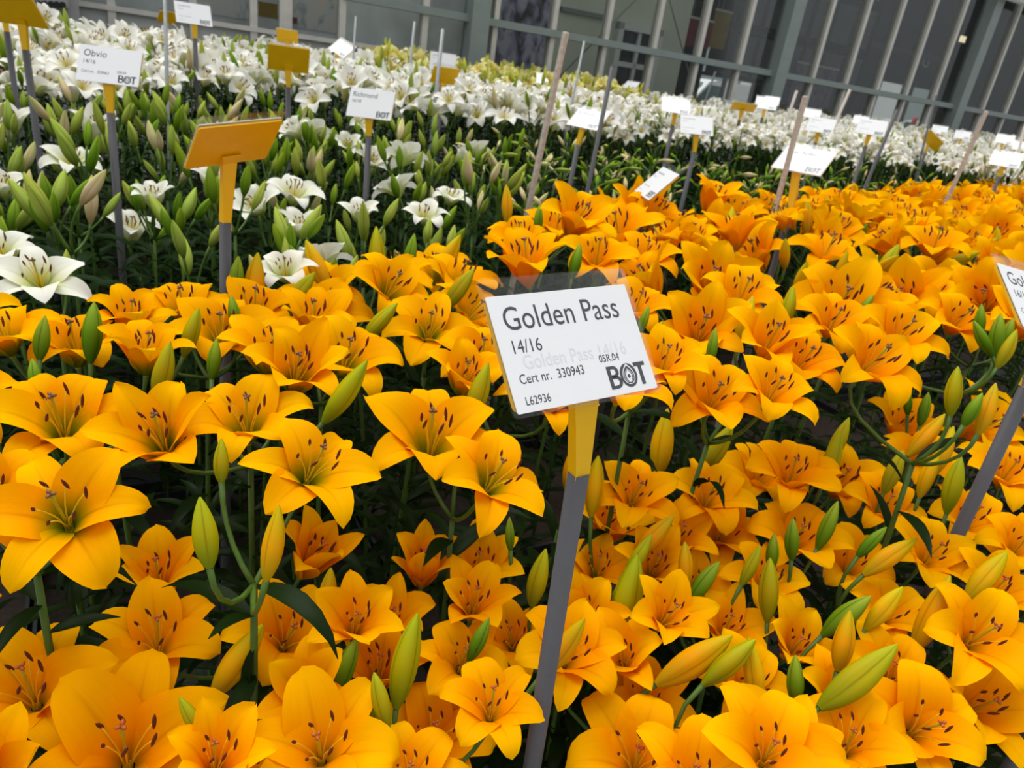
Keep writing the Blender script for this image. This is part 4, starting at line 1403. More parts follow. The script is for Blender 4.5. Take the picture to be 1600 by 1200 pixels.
BB = [(143, 520, 96, 2, 0), (320, 832, 112, -8, 1), (255, 578, 92, 14, 1), (398, 442, 95, 6, 2), (367, 432, 66, 2, 0), (464, 462, 92, 36, 1),
      (496, 418, 92, -24, 2), (540, 612, 118, 36, 1), (335, 562, 66, 8, 0), (748, 612, 96, 18, 1), (594, 503, 80, 42, 1), (697, 402, 82, 26, 2),
      (718, 450, 76, 34, 1), (68, 528, 70, 10, 0), (346, 720, 42, 0, 1), (430, 850, 120, 14, 2), (55, 590, 60, -10, 0), (640, 400, 70, 6, 0),
      (366, 490, 60, -8, 0), (300, 520, 80, 20, 1), (590, 400, 95, 4, 1)]
BA = [(370, 1032, 140, 34, 2), (632, 1032, 150, 10, 1), (540, 1040, 95, 22, 0), (748, 1000, 76, 26, 0), (595, 1095, 90, -14, 1), (980, 935, 142, 14, 1),
      (1085, 1032, 142, 58, 2), (1140, 1035, 110, 50, 1), (1100, 912, 84, 38, 0), (1202, 922, 100, 4, 1), (1345, 1062, 158, 56, 1), (1322, 1002, 96, 16, 2),
      (1322, 962, 100, 50, 0), (1243, 1062, 78, 0, 0), (1300, 718, 92, 20, 1), (1312, 690, 80, 30, 1), (1296, 822, 82, 28, 0), (1238, 842, 66, 2, 0),
      (1207, 862, 58, 6, 0), (1360, 846, 66, 40, 0), (1388, 868, 100, 52, 2), (1396, 738, 76, 26, 1), (1475, 705, 84, 24, 2), (1490, 758, 92, 14, 1),
      (1450, 682, 90, 46, 2), (580, 1132, 66, 0, 0), (512, 932, 92, 6, 2), (842, 902, 92, 14, 1), (795, 835, 54, -6, 0), (1120, 700, 92, 34, 1),
      (1036, 690, 104, 8, 2), (1000, 870, 78, 36, 1), (1072, 884, 74, 2, 2), (1022, 838, 90, 40, 2), (1444, 640, 56, 16, 0), (1418, 628, 44, 0, 0),
      (1175, 885, 70, 30, 1), (930, 760, 96, 8, 2), (1540, 900, 100, 40, 2), (1460, 960, 130, 30, 2), (1180, 1050, 110, -4, 2), (1450, 740, 80, 20, 2),
      (1380, 950, 90, 40, 2), (300, 1120, 70, -30, 1), (880, 1010, 110, 36, 2)]
BC = [(1238, 303, 74, 5, 2), (793, 320, 62, 2, 2), (900, 408, 56, 14, 0), (1115, 542, 60, 14, 0), (1165, 498, 74, 18, 2), (1006, 500, 50, 20, 0), (1022, 528, 60, 34, 1),
      (1232, 482, 70, 12, 1), (1352, 432, 78, 30, 2), (1388, 408, 62, 32, 1), (1462, 350, 64, 34, 1), (1346, 358, 44, 16, 0), (1262, 340, 60, 8, 2),
      (1350, 482, 56, 40, 0), (1500, 405, 66, 62, 1), (1140, 355, 66, 10, 2), (920, 345, 84, 16, 2), (965, 355, 76, 26, 1), (840, 345, 52, 0, 0),
      (1490, 612, 80, 8, 1), (1532, 500, 50, 4, 0), (1535, 530, 64, -30, 0), (1558, 525, 72, 8, 0), (1575, 545, 70, 30, 1), (1575, 520, 50, 20, 0),
      (1520, 640, 60, 30, 0), (1545, 640, 86, 24, 2), (1500, 330, 60, 30, 2), (1550, 290, 64, 2, 2), (1300, 330, 60, 0, 2)]

def drop_a_xy(x, y):
    return float(np.interp(math.hypot(x, y), [0.5, 0.9, 1.2, 1.5], [0.67, 0.65, 0.59, 0.52]))
def drop_a(px, py):
    d = 0.64
    for _ in range(12):
        p = at_z(px, py, CAM_Z - d)
        d = 0.5 * d + 0.5 * drop_a_xy(p[0], p[1])
    return d
items = []
for r_ in ZB:
    it = flower_item(*r_, 0.45, 'orange_green', 'stigma_d', hi=0.19); it['zone'] = 'B'; items.append(it)
for r_ in ZA:
    it = flower_item(*r_, drop_a(*r_[:2]) + RNG.uniform(-0.02, 0.02), 'orange', 'stigma', lo=0.12, hi=0.215); it['zone'] = 'A'; items.append(it)
for r_ in ZC:
    it = flower_item(*r_, 0.37 + RNG.uniform(-0.02, 0.02), 'orange', 'stigma_d', hi=0.18); it['zone'] = 'C'; items.append(it)
for r_ in BB:
    it = bud_item(*r_, 0.42); it['zone'] = 'B'; items.append(it)
for r_ in BA:
    it = bud_item(*r_, drop_a(*r_[:2]) - 0.04); it['zone'] = 'A'; items.append(it)
for r_ in BC:
    it = bud_item(*r_, 0.34); it['zone'] = 'C'; items.append(it)

def in_poly(x, y, poly):
    c = False
    n = len(poly)
    for i in range(n):
        (xa, ya), (xb, yb) = poly[i], poly[(i + 1) % n]
        if (ya > y) != (yb > y) and x < (xb - xa) * (y - ya) / (yb - ya) + xa:
            c = not c
    return c

def fill(zone, poly, drop, spacing, tries, budp, classes, mat, stig, keep_out=(), jit=0.035, tilt=(8, 34), azr=80):
    pts = np.array([at_z(x, y, CAM_Z - drop)[:2] for x, y in poly])
    lo, hi = pts.min(0), pts.max(0)
    lo, hi = lo - 0.2, hi + 0.2
    have = [it['pos'][:2] for it in items if it['kind'] == 'flower']
    n = 0
    for _ in range(tries):
        x, y = RNG.uniform(lo[0], hi[0]), RNG.uniform(lo[1], hi[1])
        z = CAM_Z - (drop_a_xy(x, y) if zone == 'A' else drop) + RNG.uniform(-jit, jit)
        px, py, d = project((x, y, z))
        if d < 0.2 or not in_poly(px, py, poly) or any(in_poly(px, py, k) for k in keep_out) or hides_pole(px, py, d, 0.075):
            continue
        if any((x - h[0]) ** 2 + (y - h[1]) ** 2 < spacing ** 2 for h in have):
            continue
        have.append((x, y)); n += 1
        p = np.array([x, y, z])
        if RNG.random() < budp:
            ax = axis_from(p, RNG.uniform(5, 38), RNG.uniform(-180, 180))
            it = dict(kind='bud', pos=p, axis=ax, scale=RNG.uniform(0.75, 1.15), mat=RNG.choice(('bud_g', 'bud_yg', 'bud_y', 'bud_y')), var=RNG.randint(0, 2), roll=RNG.uniform(0, 6))
        else:
            it = dict(kind='flower', pos=p, axis=axis_from(p, RNG.uniform(*tilt), RNG.uniform(-azr, azr)), scale=RNG.uniform(0.95, 1.18) * (1.1 if zone == 'C' else 1.0), cls=RNG.choice(classes), mat=mat,
                      stig=stig, roll=RNG.uniform(0, 6.28), seed=RNG.randint(0, 99999), detail=2)
        it['zone'] = zone
        items.append(it)
    return n
DARK = [[(285, 765), (520, 830), (700, 790), (640, 825), (560, 905), (330, 925), (120, 1010), (-40, 950), (100, 860)],
        [(900, 655), (1060, 655), (1070, 725), (930, 735)], [(1240, 640), (1400, 600), (1500, 640), (1420, 640), (1330, 660), (1250, 720)],
        [(1420, 1165), (1900, 1165), (1900, 1300), (1380, 1300)], [(1490, 560), (1620, 560), (1620, 690), (1490, 680)]]
nA = fill('A', [(-90, 1290), (-110, 960), (140, 900), (420, 880), (620, 830), (800, 790), (900, 720), (1240, 720), (1710, 660), (1730, 760), (1730, 1100), (1430, 1180), (1400, 1290)],
          0.66, 0.112, 14000, 0.10, ('half', 'half', 'open', 'cup'), 'orange', 'stigma', DARK)
nB = fill('B', [(-90, 525), (40, 535), (330, 510), (420, 485), (560, 455), (740, 445), (770, 610), (640, 620), (420, 620), (200, 600), (-40, 720), (-90, 760)],
          0.45, 0.12, 4000, 0.15, ('open', 'open', 'half'), 'orange_green', 'stigma_d', DARK)
nC = fill('C', [(752, 395), (900, 345), (1200, 330), (1700, 290), (1730, 520), (1480, 560), (1400, 600), (1240, 640), (1030, 640), (1000, 500), (780, 440)],
          0.36, 0.120, 22000, 0.2, ('open', 'half', 'half', 'wide', 'open'), 'orange', 'stigma_d', DARK, tilt=(12, 62), azr=130)
print('orange items', len(items), nA, nB, nC)

# ------------------------------------------------------------------ let neighbours make room for one another
_LOWP = {}
def item_tree(it):
    """collision tree of a flower (its six petals as put_item lays them) or a bud"""
    m = basis(it['axis'], it.get('roll', 0.0), it['pos'], it['scale'])
    V, F, n = [], [], 0
    def put(v, f, mm):
        nonlocal n
        a = np.array(mm)
        V.append(v @ a[:3, :3].T + a[:3, 3])
        F.extend(tuple(i + n for i in q) for q in f)
        n += len(v)
    if it['kind'] == 'bud':
        if 'b' not in _LOWP: _LOWP['b'] = bud_geo(0.09, 0.0145, 6, 5)[:2]
        put(*_LOWP['b'], m)
    else:
        rr = random.Random(it.get('seed', 1))
        for k in range(6):
            sc = rr.uniform(0.94, 1.06)
            pm = Matrix.Rotation(k * math.pi / 3 + rr.uniform(-.09, .09), 4, 'Z') @ Matrix.Rotation(rr.uniform(-.10, .10), 4, 'Y') @ Matrix.Scale(sc, 4)
            key = (it['cls'], k % 2, rr.randint(0, NV - 1))
            if key not in _LOWP: _LOWP[key] = class_petal(*key, 3, 7)[:2]
            put(*_LOWP[key], m @ pm)
    return tree_of(np.vstack(V), F)
def item_ball(it):
    ax = np.asarray(it['axis'], float); ax = ax / np.linalg.norm(ax)
    return (np.asarray(it['pos']) + ax * 0.045 * it['scale'], (0.055 if it['kind'] == 'bud' else 0.115) * it['scale'])
def clash(ball, tree, others, skip=None, stop=1e9):
    n = 0
    for q in others:
        if q is skip: continue
        d = ball[0] - q[0]
        if d @ d < (ball[1] + q[1]) ** 2:
            n += len(tree.overlap(q[2]))
            if n > stop: break
    return n
def settle(its, fixed, sweeps, seed):
    """slide each flower or bud along its own line of sight, and turn it about its axis, until petals pass beside each other"""
    rr = random.Random(seed)
    col = []
    for it in its:
        b = item_ball(it); col.append([b[0], b[1], item_tree(it)])
    first = last = 0
    for s in range(sweeps):
        total = 0
        for it, c in zip(its, col):
            near = [q for q in col if q is not c and (q[0] - c[0]) @ (q[0] - c[0]) < (q[1] + c[1] + 0.09) ** 2]
            near += [q for q in fixed if (q[0] - c[0]) @ (q[0] - c[0]) < (q[1] + c[1] + 0.09) ** 2]
            cost = clash(c, c[2], near)
            total += cost
            if not cost: continue
            best = (cost, None)
            for _ in range(9):
                new = dict(it)
                off = it.get('slid', 0.0) + rr.uniform(-0.05, 0.05)
                off = max(-0.075, min(0.075, off))
                dv = np.asarray(it['pos']) - CAM
                k = 1 + (off - it.get('slid', 0.0)) / np.linalg.norm(dv)
                new['pos'] = CAM + dv * k
                new['scale'] = it['scale'] * k
                new['slid'] = off
                if it['kind'] == 'flower':
                    new['roll'] = it['roll'] + rr.uniform(-0.5, 0.5)
                    if not it.get('shrunk') and rr.random() < 0.4:
                        new['scale'] *= 0.94; new['shrunk'] = True
                ax = np.asarray(it['axis'], float) + np.array([rr.uniform(-1, 1) for _ in range(3)]) * 0.07
                new['axis'] = ax / np.linalg.norm(ax)
                b = item_ball(new); t = item_tree(new)
                cc = clash(b, t, near, None, best[0])
                if cc < best[0]: best = (cc, (new, b, t))
                if not cc: break
            if best[1]:
                new, b, t = best[1]
                it.update(new)
                c[0], c[1], c[2] = b[0], b[1], t
        if s == 0: first = total
        last = total
    print('touching faces', first, '->', last)
    return col
COLL = settle(items, OBST, 5, 11)

# group the flowers and buds into plants
clusters = []
for it in sorted(items, key=lambda q: (q['zone'], q['pos'][1], q['pos'][0])):
    best, bd = None, (0.19 if it['zone'] == 'C' else 0.145)
    for c in clusters:
        if c['zone'] != it['zone'] or len(c['items']) >= 5:
            continue
        d_ = np.linalg.norm(np.mean([q['pos'][:2] for q in c['items']], 0) - it['pos'][:2])
        if d_ < bd:
            best, bd = c, d_
    if best is None:
        clusters.append(dict(zone=it['zone'], items=[it]))
    else:
        best['items'].append(it)
ZHEAD = {'A': 'low orange lily', 'B': 'starry orange lily', 'C': 'tall orange lily'}
ZPLACE = {'A': 'in the cupped bed', 'B': 'by the white lilies', 'C': 'in the rear orange bed'}
ZGRP = {'A': 'low orange lilies of the cupped bed', 'B': 'green throated orange lilies', 'C': 'tall orange lilies of the rear orange bed'}
def kinds_text(its):
    out = []
    fl = [q for q in its if q['kind'] == 'flower']
    if fl:
        wd = {'wide': 'flat', 'open': 'recurved', 'half': 'funnel', 'cup': 'cupped'}
        best = max(set(q['cls'] for q in fl), key=lambda c: (sum(q['cls'] == c for q in fl), c))
        out.append('%s %s flower%s' % (WORDS[len(fl)], wd[best] if all(q['cls'] == best for q in fl) else 'mixed', '' if len(fl) == 1 else 's'))
    bd = [q for q in its if q['kind'] == 'bud']
    if bd:
        wd = {'bud_g': 'green', 'bud_yg': 'lime', 'bud_y': 'golden', 'bud_w': 'pale', 'bud_wg': 'green', 'bud_p': 'blush', 'bud_py': 'yellowish'}
        cs = set(wd[q['mat']] for q in bd)
        out.append('%s %s bud%s' % (WORDS[len(bd)], cs.pop() if len(cs) == 1 else 'mixed', '' if len(bd) == 1 else 's'))
    return ' and '.join(out)
plants = []
for i, c in enumerate(clusters):
    nf = sum(q['kind'] == 'flower' for q in c['items']); nbd = len(c['items']) - nf
    cen = np.mean([q['pos'] for q in c['items']], 0)
    near = min(LANDMARKS, key=lambda l: np.linalg.norm(l[1][:2] - cen[:2]))
    place = 'near ' + near[0] if np.linalg.norm(near[1][:2] - cen[:2]) < 0.22 else ZPLACE[c['zone']]
    lab = '%s, %s, %s' % (ZHEAD[c['zone']], kinds_text(c['items']), place)
    r = build_plant('orange_lily', c['items'], SOIL_Z, lab, ZGRP[c['zone']], seed=500 + i, n_leaf=12 if c['zone'] != 'C' else 8)
    plants.append((r, c))
print('orange plants', len(clusters))

# ------------------------------------------------------------------ white lilies
def item_f(p, ax, sc, cls, mat, detail=1, rr=RNG):
    return dict(kind='flower', pos=np.array(p, float), axis=np.array(ax, float), scale=sc, cls=cls, mat=mat, stig='stigma_d', roll=rr.uniform(0, 6.28), seed=rr.randint(0, 9999), detail=detail)
def item_b(p, ax, sc, mat, rr=RNG):
    return dict(kind='bud', pos=np.array(p, float), axis=np.array(ax, float), scale=sc, mat=mat, var=rr.randint(0, 2), roll=rr.uniform(0, 6.28))
def polar(tilt, az):
    t = math.radians(tilt)
    return np.array([math.sin(t) * math.cos(az), math.sin(t) * math.sin(az), math.cos(t)])

TOP = 1.0      # height of the flower bases of a prototype plant
def proto_items(kind, k):
    rr = random.Random(900 + k + {'D': 0, 'E': 100, 'P': 200, 'M': 300, 'S': 400}[kind])
    its = []
    if kind == 'D':
        nf, nb = (1, 3) if k % 6 == 0 else (0, rr.choice((3, 4, 5)))
        bm = [['bud_wg', 'bud_wg', 'bud_w'], ['bud_w', 'bud_w', 'bud_p'], ['bud_wg', 'bud_w', 'bud_wg']][k % 3]
        fm = 'white_green'
    elif kind == 'M':
        nf, nb = 0, rr.choice((4, 5, 6))
        bm = ['bud_w', 'bud_p', 'bud_wg', 'bud_wg']
        fm = 'white_green'
    elif kind == 'S':
        nf, nb = rr.choice(((4, 1), (5, 0), (5, 1), (4, 2)))
        bm = ['bud_w', 'bud_p', 'bud_wg']
        fm = 'white'
    elif kind == 'E':
        nf, nb = rr.choice(((2, 2), (3, 1), (3, 2), (2, 1), (4, 1)))
        bm = ['bud_w', 'bud_p', 'bud_wg']
        fm = 'white'
    else:
        nf, nb = rr.choice(((1, 3), (2, 2), (1, 4)))
        bm = ['bud_py', 'bud_py', 'bud_w']
        fm = 'pale'
    a0 = rr.uniform(0, 6.28)
    n = nf + nb
    for i in range(n):
        az = a0 + i * 2 * math.pi / n + rr.uniform(-.3, .3)
        if i < nf:
            ax = polar(rr.uniform(18, 50), az)
            rad = rr.uniform(0.03, 0.06)
            fs = 0.66 if kind == 'S' else 1.0
            its.append(item_f((rad * math.cos(az), rad * math.sin(az), TOP + rr.uniform(-0.05, 0.03)), ax, fs * rr.uniform(0.8, 1.0), rr.choice(('open', 'wide', 'half', 'open')), fm, 1, rr))
        else:
            ax = polar(rr.uniform(20, 88) if kind == 'M' else rr.uniform(4, 34), az)
            rad = rr.uniform(0.015, 0.055)
            its.append(item_b((rad * math.cos(az), rad * math.sin(az), TOP + rr.uniform(-0.06, 0.05)), ax, rr.uniform(0.8, 1.15) * (0.68 if kind in 'MS' else 1.0), rr.choice(bm), rr))
    return its, nf, nb
NPROTO = {'D': 12, 'E': 12, 'P': 5, 'M': 8, 'S': 8}
PROTO = {}
for kd, n in NPROTO.items():
    for k in range(n):
        PROTO[(kd, k)] = proto_items(kd, k)

# positions
EDGE = [(-420, 140), (250, 140), (420, 142), (560, 160), (700, 176), (850, 195), (1000, 202), (1200, 226), (1400, 250), (1670, 285)]
LOWD = [(1670, 294), (1400, 312), (1200, 322), (1000, 330), (820, 345), (700, 372), (560, 402), (420, 440), (330, 418), (130, 440), (-420, 446)]
DPOLY = EDGE + LOWD
EPOLY = [(-420, -140), (1000, -60), (1670, 120)] + EDGE[::-1]
def drop_e(d):
    return float(np.interp(d, [2.4, 3.0, 3.6, 4.5, 6.0, 8.0, 11, 14], [0.35, 0.29, 0.23, 0.21, 0.19, 0.15, 0.05, -0.03]))
keyed_w = [(66, 455, 150, 'wide', 24, -10), (112, 266, 105, 'wide', 20, 0), (22, 212, 80, 'half', 16, -20), (205, 382, 95, 'half', 14, 20), (240, 326, 70, 'half', 10, 0),
           (458, 322, 105, 'open', 16, 10), (470, 372, 75, 'half', 20, 0), (448, 440, 95, 'open', 14, -10), (662, 352, 75, 'open', 16, 0), (702, 322, 66, 'open', 14, 30),
           (8, 412, 85, 'open', 18, -20), (1016, 352, 46, 'half', 15, 0), (330, 300, 60, 'half', 15, 20), (150, 230, 60, 'cup', 12, 30), (10, 310, 70, 'half', 15, 0), (560, 350, 60, 'half', 15, 10)]
KW = []
for i, (x, y, px, cls, tilt, az) in enumerate(keyed_w):
    it = flower_item(x, y, px, cls, tilt, az, 0.60 if (x, y) == (205, 382) else 0.44, 'white_green', 'stigma_d', detail=2, lo=0.10, hi=0.18)
    KW.append(it)
KWP = []
for i, it in enumerate(KW):
    rr = random.Random(i + 70)
    its = [it]
    for q in range(rr.choice((1, 2, 3))):
        az = rr.uniform(0, 6.28)
        p = it['pos'] + np.array([0.055 * math.cos(az), 0.055 * math.sin(az) + 0.03, -0.02])
        its.append(item_b(p, polar(rr.uniform(8, 30), az), rr.uniform(0.7, 1.0), rr.choice(('bud_w', 'bud_wg', 'bud_p')), rr))
    KWP.append(its)
COLL += settle([it for its in KWP for it in its], OBST + COLL, 4, 12)
for i, its in enumerate(KWP):
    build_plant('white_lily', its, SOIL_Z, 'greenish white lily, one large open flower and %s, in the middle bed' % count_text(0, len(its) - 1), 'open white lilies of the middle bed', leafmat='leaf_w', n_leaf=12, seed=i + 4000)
rngw = random.Random(77)
taken = [it['pos'][:2] for it in KW]
def far_ok(x, y, s, lst):
    return all((x - q[0]) ** 2 + (y - q[1]) ** 2 >= s * s for q in lst)
class Grid:
    def __init__(s, c): s.c, s.d = c, {}
    def ok(s, x, y, r):
        i, j = int(x // s.c), int(y // s.c)
        for a in (i - 1, i, i + 1):
            for b in (j - 1, j, j + 1):
                for q in s.d.get((a, b), ()):
                    if (x - q[0]) ** 2 + (y - q[1]) ** 2 < r * r: return False
        return True
    def put(s, x, y): s.d.setdefault((int(x // s.c), int(y // s.c)), []).append((x, y))
G_ = Grid(0.2)
for q in taken: G_.put(*q)
spots = []
for _ in range(75000):
    y = rngw.uniform(0.6, 14.0)
    x = rngw.uniform(-1.1 * y - 0.9, 0.85 * y + 0.8)
    P2 = np.array([x, y, 0])
    w = (P2 - FP) @ FN
    if w > -0.45 or w < -6.05: continue
    d = np.array([x, y, 0]) @ CF + CAM_Z * math.sin(PITCH) * 0
    drop = 0.43 - 0.02 * rngw.random() if True else 0
    px, py, dd = project((x, y, CAM_Z - 0.42))
    dz = drop_e(dd)
    px2, py2, _d = project((x, y, CAM_Z - dz))
    if px2 < 380 and w > -1.9 and (px2 < 330 or rngw.random() < 0.5): continue
    if dd > 2.2 and in_poly(px2, py2, EPOLY):
        kind, sp = 'E', float(np.interp(dd, [3, 6, 12], [0.135, 0.15, 0.19]))
        if 560 < px2 < 1030 and w > -2.3 and rngw.random() < 0.7: kind = 'P'
    elif dd > 0.5 and in_poly(px, py, DPOLY):
        kind, dz, sp = 'D', float(np.interp(dd, [1.2, 2.2, 6.0], [0.44, 0.40, 0.30])), float(np.interp(dd, [1.5, 3.5, 7], [0.132, 0.145, 0.165]))
    else:
        continue
    if kind == 'D' and hides_pole(*project((x, y, CAM_Z - dz)), 0.095): continue
    if hides_card(*project((x, y, CAM_Z - dz + 0.07))): continue
    if kind == 'P': dz -= 0.05
    if kind == 'D' and px > 760 + rngw.uniform(-60, 60): kind, sp = 'M', sp * 0.9
    if kind == 'E' and px2 > 960 + rngw.uniform(-80, 80): kind, sp = 'S', sp * 0.88
    x, y = soil_spot(x, y)
    if not G_.ok(x, y, sp): continue
    G_.put(x, y)
    spots.append((dd, kind, x, y, CAM_Z - dz + rngw.uniform(-0.05, 0.05)))
spots.sort()
print('white spots', len(spots), {k: sum(s[1] == k for s in spots) for k in 'DEP'})

GRPW = {'D': 'budding white lilies of the middle bed', 'E': 'blooming white lilies by the glass wall', 'P': 'pale yellow lilies by the glass wall', 'M': 'small budding lilies of the middle bed', 'S': 'small white lilies by the glass wall'}
HEADW = {'D': 'budding white lily', 'E': 'white lily', 'P': 'pale yellow lily', 'M': 'small budding lily', 'S': 'small white lily'}
PLACEW = {'D': 'in the middle bed', 'E': 'by the glass wall', 'P': 'by the glass wall', 'M': 'in the middle bed', 'S': 'by the glass wall'}
roots = {}
cnt = {k: 0 for k in NPROTO}
LIM = {'D': 150, 'E': 180, 'P': 60, 'M': 140, 'S': 90}
stuff = []
for (dd, kd, x, y, zt) in spots:
    pxx = project((x, y, zt))[0]
    inview = -60 < pxx < 1660
    cnt[kd] += inview
    k = rngw.randint(0, NPROTO[kd] - 1)
    rot = rngw.uniform(0, 6.28)
    if cnt[kd] <= LIM[kd] and inview:
        # turn the plant so that its flowers and buds fall between those of its neighbours
        ps = []
        sz = (zt - SOIL_Z) / TOP
        cands = []
        tc = np.array([x, y, zt])
        near = [q for q in COLL + OBST if (q[0] - tc) @ (q[0] - tc) < (q[1] + 0.24) ** 2]
        for _ in range(7 if dd < 5 else 1):
            rt_ = rngw.uniform(0, 6.28)
            R_ = np.array(Matrix.Rotation(rt_, 3, 'Z'))
            lst, cc = [], 0
            for it in PROTO[(kd, k)][0]:
                w_ = dict(it, pos=R_ @ it['pos'] * np.array([1, 1, sz]) + np.array([x, y, SOIL_Z]), axis=R_ @ it['axis'])
                b_ = item_ball(w_); t_ = item_tree(w_)
                lst.append([b_[0], b_[1], t_])
                cc += clash(b_, t_, near)
            cands.append((cc, rt_, lst))
            if not cc: break
        bestc = min(cands, key=lambda q: q[0])
        rot = bestc[1]
        COLL += bestc[2]
    if cnt[kd] > LIM[kd] or not inview:
        stuff.append((kd, k, x, y, zt, rot)); continue
    if (kd, k) not in roots:
        its, nf, nb = PROTO[(kd, k)]
        name = {'D': 'budding_lily', 'E': 'white_lily', 'P': 'pale_yellow_lily', 'M': 'budding_lily', 'S': 'white_lily'}[kd]
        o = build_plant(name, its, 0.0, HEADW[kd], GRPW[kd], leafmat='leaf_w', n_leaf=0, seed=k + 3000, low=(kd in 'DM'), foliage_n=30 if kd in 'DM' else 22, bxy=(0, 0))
        roots[(kd, k)] = o
    else:
        o = copy_tree(roots[(kd, k)])
    s = (zt - SOIL_Z) / TOP
    place = PLACEW[kd]
    if kd in 'DM':
        nl = min(LANDW, key=lambda l: (l[1][0] - x) ** 2 + (l[1][1] - y) ** 2)
        if (nl[1][0] - x) ** 2 + (nl[1][1] - y) ** 2 < 0.16: place = 'near ' + nl[0]
    o['label'] = '%s, %s, %s' % (HEADW[kd], kinds_text(PROTO[(kd, k)][0]), place)
    o.matrix_basis = Matrix.Translation((x, y, SOIL_Z)) @ Matrix.Rotation(rot, 4, 'Z') @ Matrix.Diagonal((1, 1, s, 1))

# the rest of the beds, too many and too small to count
def low_proto(kd, k):
    its, nf, nb = PROTO[(kd, k)]
    g = Geo()
    for it in its:
        a = np.array(basis(it['axis'], it['roll'], it['pos'], it['scale']))
        if it['kind'] == 'bud':
            v, f, uv = bud_geo(0.09, 0.0150, 6, 5)
            mi = ['bud_w', 'bud_wg', 'bud_p', 'bud_py'].index(it['mat'])
            g.put(v @ a[:3, :3].T + a[:3, 3], f, 3 + mi, uv)
        else:
            rr = random.Random(it['seed'])
            for q in range(6):
                v, f, uv = class_petal(it['cls'], q % 2, rr.randint(0, 3), 3, 6)
                v = rotz(v, q * math.pi / 3)
                g.put(v @ a[:3, :3].T + a[:3, 3], f, {'white_green': 0, 'white': 1, 'pale': 2}[it['mat']], uv)
            v = np.array([(-.012, 0, .05), (.012, 0, .05), (.014, 0, .062), (-.014, 0, .062)])
            g.put(v @ a[:3, :3].T + a[:3, 3], [(0, 1, 2, 3)], 7)
    foliage_geo(g, lambda z: (0, 0, z), TOP * 0.5, TOP * 0.93, 14, random.Random(k), mi=8, low=True)
    g.tube([(0, 0, 0), (0, 0, TOP * 0.93)], 0.004, 4, 9, caps=False)
    return np.vstack(g.v), np.array(g.f), np.array(g.m), np.vstack(g.uv)
LOWP = {key: low_proto(*key) for key in PROTO}
def join_stuff(name, lst, label):
    Vs, Fs, Ms, Us, n = [], [], [], [], 0
    for kd, k, x, y, zt, rot in lst:
        v, f, m, uv = LOWP[(kd, k)]
        q = rotz(v, rot) * np.array([1, 1, (zt - SOIL_Z) / TOP]) + np.array([x, y, SOIL_Z])
        Vs.append(q); Fs.append(f + n); Ms.append(m); Us.append(uv); n += len(v)
    V, F, Mi, U = np.vstack(Vs), np.vstack(Fs), np.concatenate(Ms), np.vstack(Us)
    me = bpy.data.meshes.new(name)
    me.vertices.add(len(V)); me.vertices.foreach_set('co', V.astype(np.float32).ravel())
    me.loops.add(F.size); me.loops.foreach_set('vertex_index', F.astype(np.int32).ravel())
    me.polygons.add(len(F)); me.polygons.foreach_set('loop_start', np.arange(0, F.size, 4, dtype=np.int32))
    me.polygons.foreach_set('material_index', Mi.astype(np.int32))
    me.polygons.foreach_set('use_smooth', np.ones(len(F), bool))
    lay = me.uv_layers.new(name='UVMap')
    lay.data.foreach_set('uv', U[F.ravel()].astype(np.float32).ravel())
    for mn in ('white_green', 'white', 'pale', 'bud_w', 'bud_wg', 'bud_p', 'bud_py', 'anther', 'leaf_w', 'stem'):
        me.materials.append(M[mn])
    me.update(calc_edges=True); me.validate()
    print(name, len(lst), 'tris', 2 * len(F))
    add(name, me, None, None, label, 'flower bed', None, 'stuff')
dl = []
el = stuff
if dl: join_stuff('budding_lily_mass', dl, 'mass of budding green white lilies filling the far middle bed')
if el: join_stuff('white_lily_mass', el, 'mass of small white and budding lilies filling the rest of the beds by the glass')

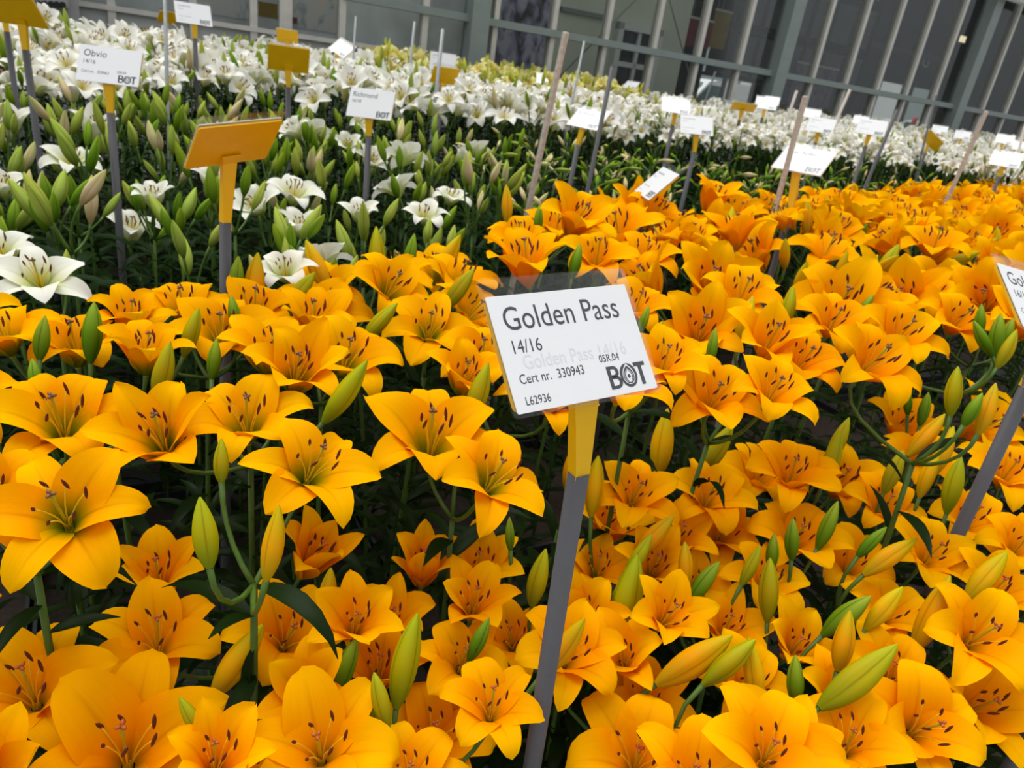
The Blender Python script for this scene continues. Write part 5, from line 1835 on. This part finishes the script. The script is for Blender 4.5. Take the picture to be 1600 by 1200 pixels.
# ------------------------------------------------------------------ crates and beds
M['crate'] = plain('black_crate_plastic', rgb(36, 38, 40), 0.55, noise=0.1, nscale=30)
M['soil'] = plain('dark_potting_soil', rgb(46, 36, 28), 0.95, noise=0.4, nscale=60, bump=0.5)
def crate_mesh():
    g = Geo()
    a, b, h, t = 0.39 / 2, 0.58 / 2, 0.23, 0.008
    g.box((-a, -b, 0), (a, b, t))
    for s in (-1, 1):
        for (z0, z1) in ((0, 0.05), (0.075, 0.11), (0.135, 0.17), (0.195, h)):
            g.box((s * a - (t if s > 0 else 0), -b, z0), (s * a + (0 if s > 0 else t), b, z1))
            g.box((-a, s * b - (t if s > 0 else 0), z0), (a, s * b + (0 if s > 0 else t), z1))
        for q in (-1, 0, 1):
            x0 = q * (a - t / 2)
            g.box((x0 - t / 2, s * (b - t / 2) - t / 2, 0), (x0 + t / 2, s * (b - t / 2) + t / 2, h))
            y0 = q * (b - t / 2)
            g.box((s * (a - t / 2) - t / 2, y0 - t / 2, 0), (s * (a - t / 2) + t / 2, y0 + t / 2, h))
    return g.build('crate_body', M['crate'], smooth=False)
CRATE = crate_mesh()
SOILM = Geo().box((-0.185, -0.28, 0.01), (0.185, 0.28, SOIL_Z)).build('soil', M['soil'], smooth=False)
def crate(u, w, what):
    r = add('bulb_crate', None, None, FM @ Matrix.Translation((u, w, 0.0)), 'black slatted bulb crate under the %s' % what, 'crate', 'crates under the %s' % what)
    add('crate_body', CRATE, r); add('soil', SOILM, r)
stand = []          # where stems stand, in the frame of the glass wall
for o in list(COL.objects):
    if o.parent is None and o.get('category') in ('lily plant', 'sign', 'stake') and o.name.split('.')[0] != 'lit_sign' and o.name.split('.')[0] != 'sign_board':
        q = np.array(o.matrix_basis.translation) - FP
        stand.append((float(q @ FT), float(q @ FN)))
for w, what in [(CRATE_W[0], 'budding white lilies')] + [(k, 'orange lilies') for k in CRATE_W[1:]]:
    for i in range(30):
        u = -5.6 + 0.4 * i
        if any(abs(a - u) < 0.2 and abs(b - w) < 0.3 for a, b in stand):
            crate(u, w, what)
bed = tagged(add('planting_bed', None, None, FM), 'long dark soil bed under the white lilies', 'flower bed')
fbox('soil_bed', -7.0, 15.0, -5.35, -0.4, 0.0, SOIL_Z, M['soil'], bed)
fbox('bed_edge', -7.0, 15.0, -5.40, -5.35, 0.0, SOIL_Z + 0.03, M['crate'], bed)
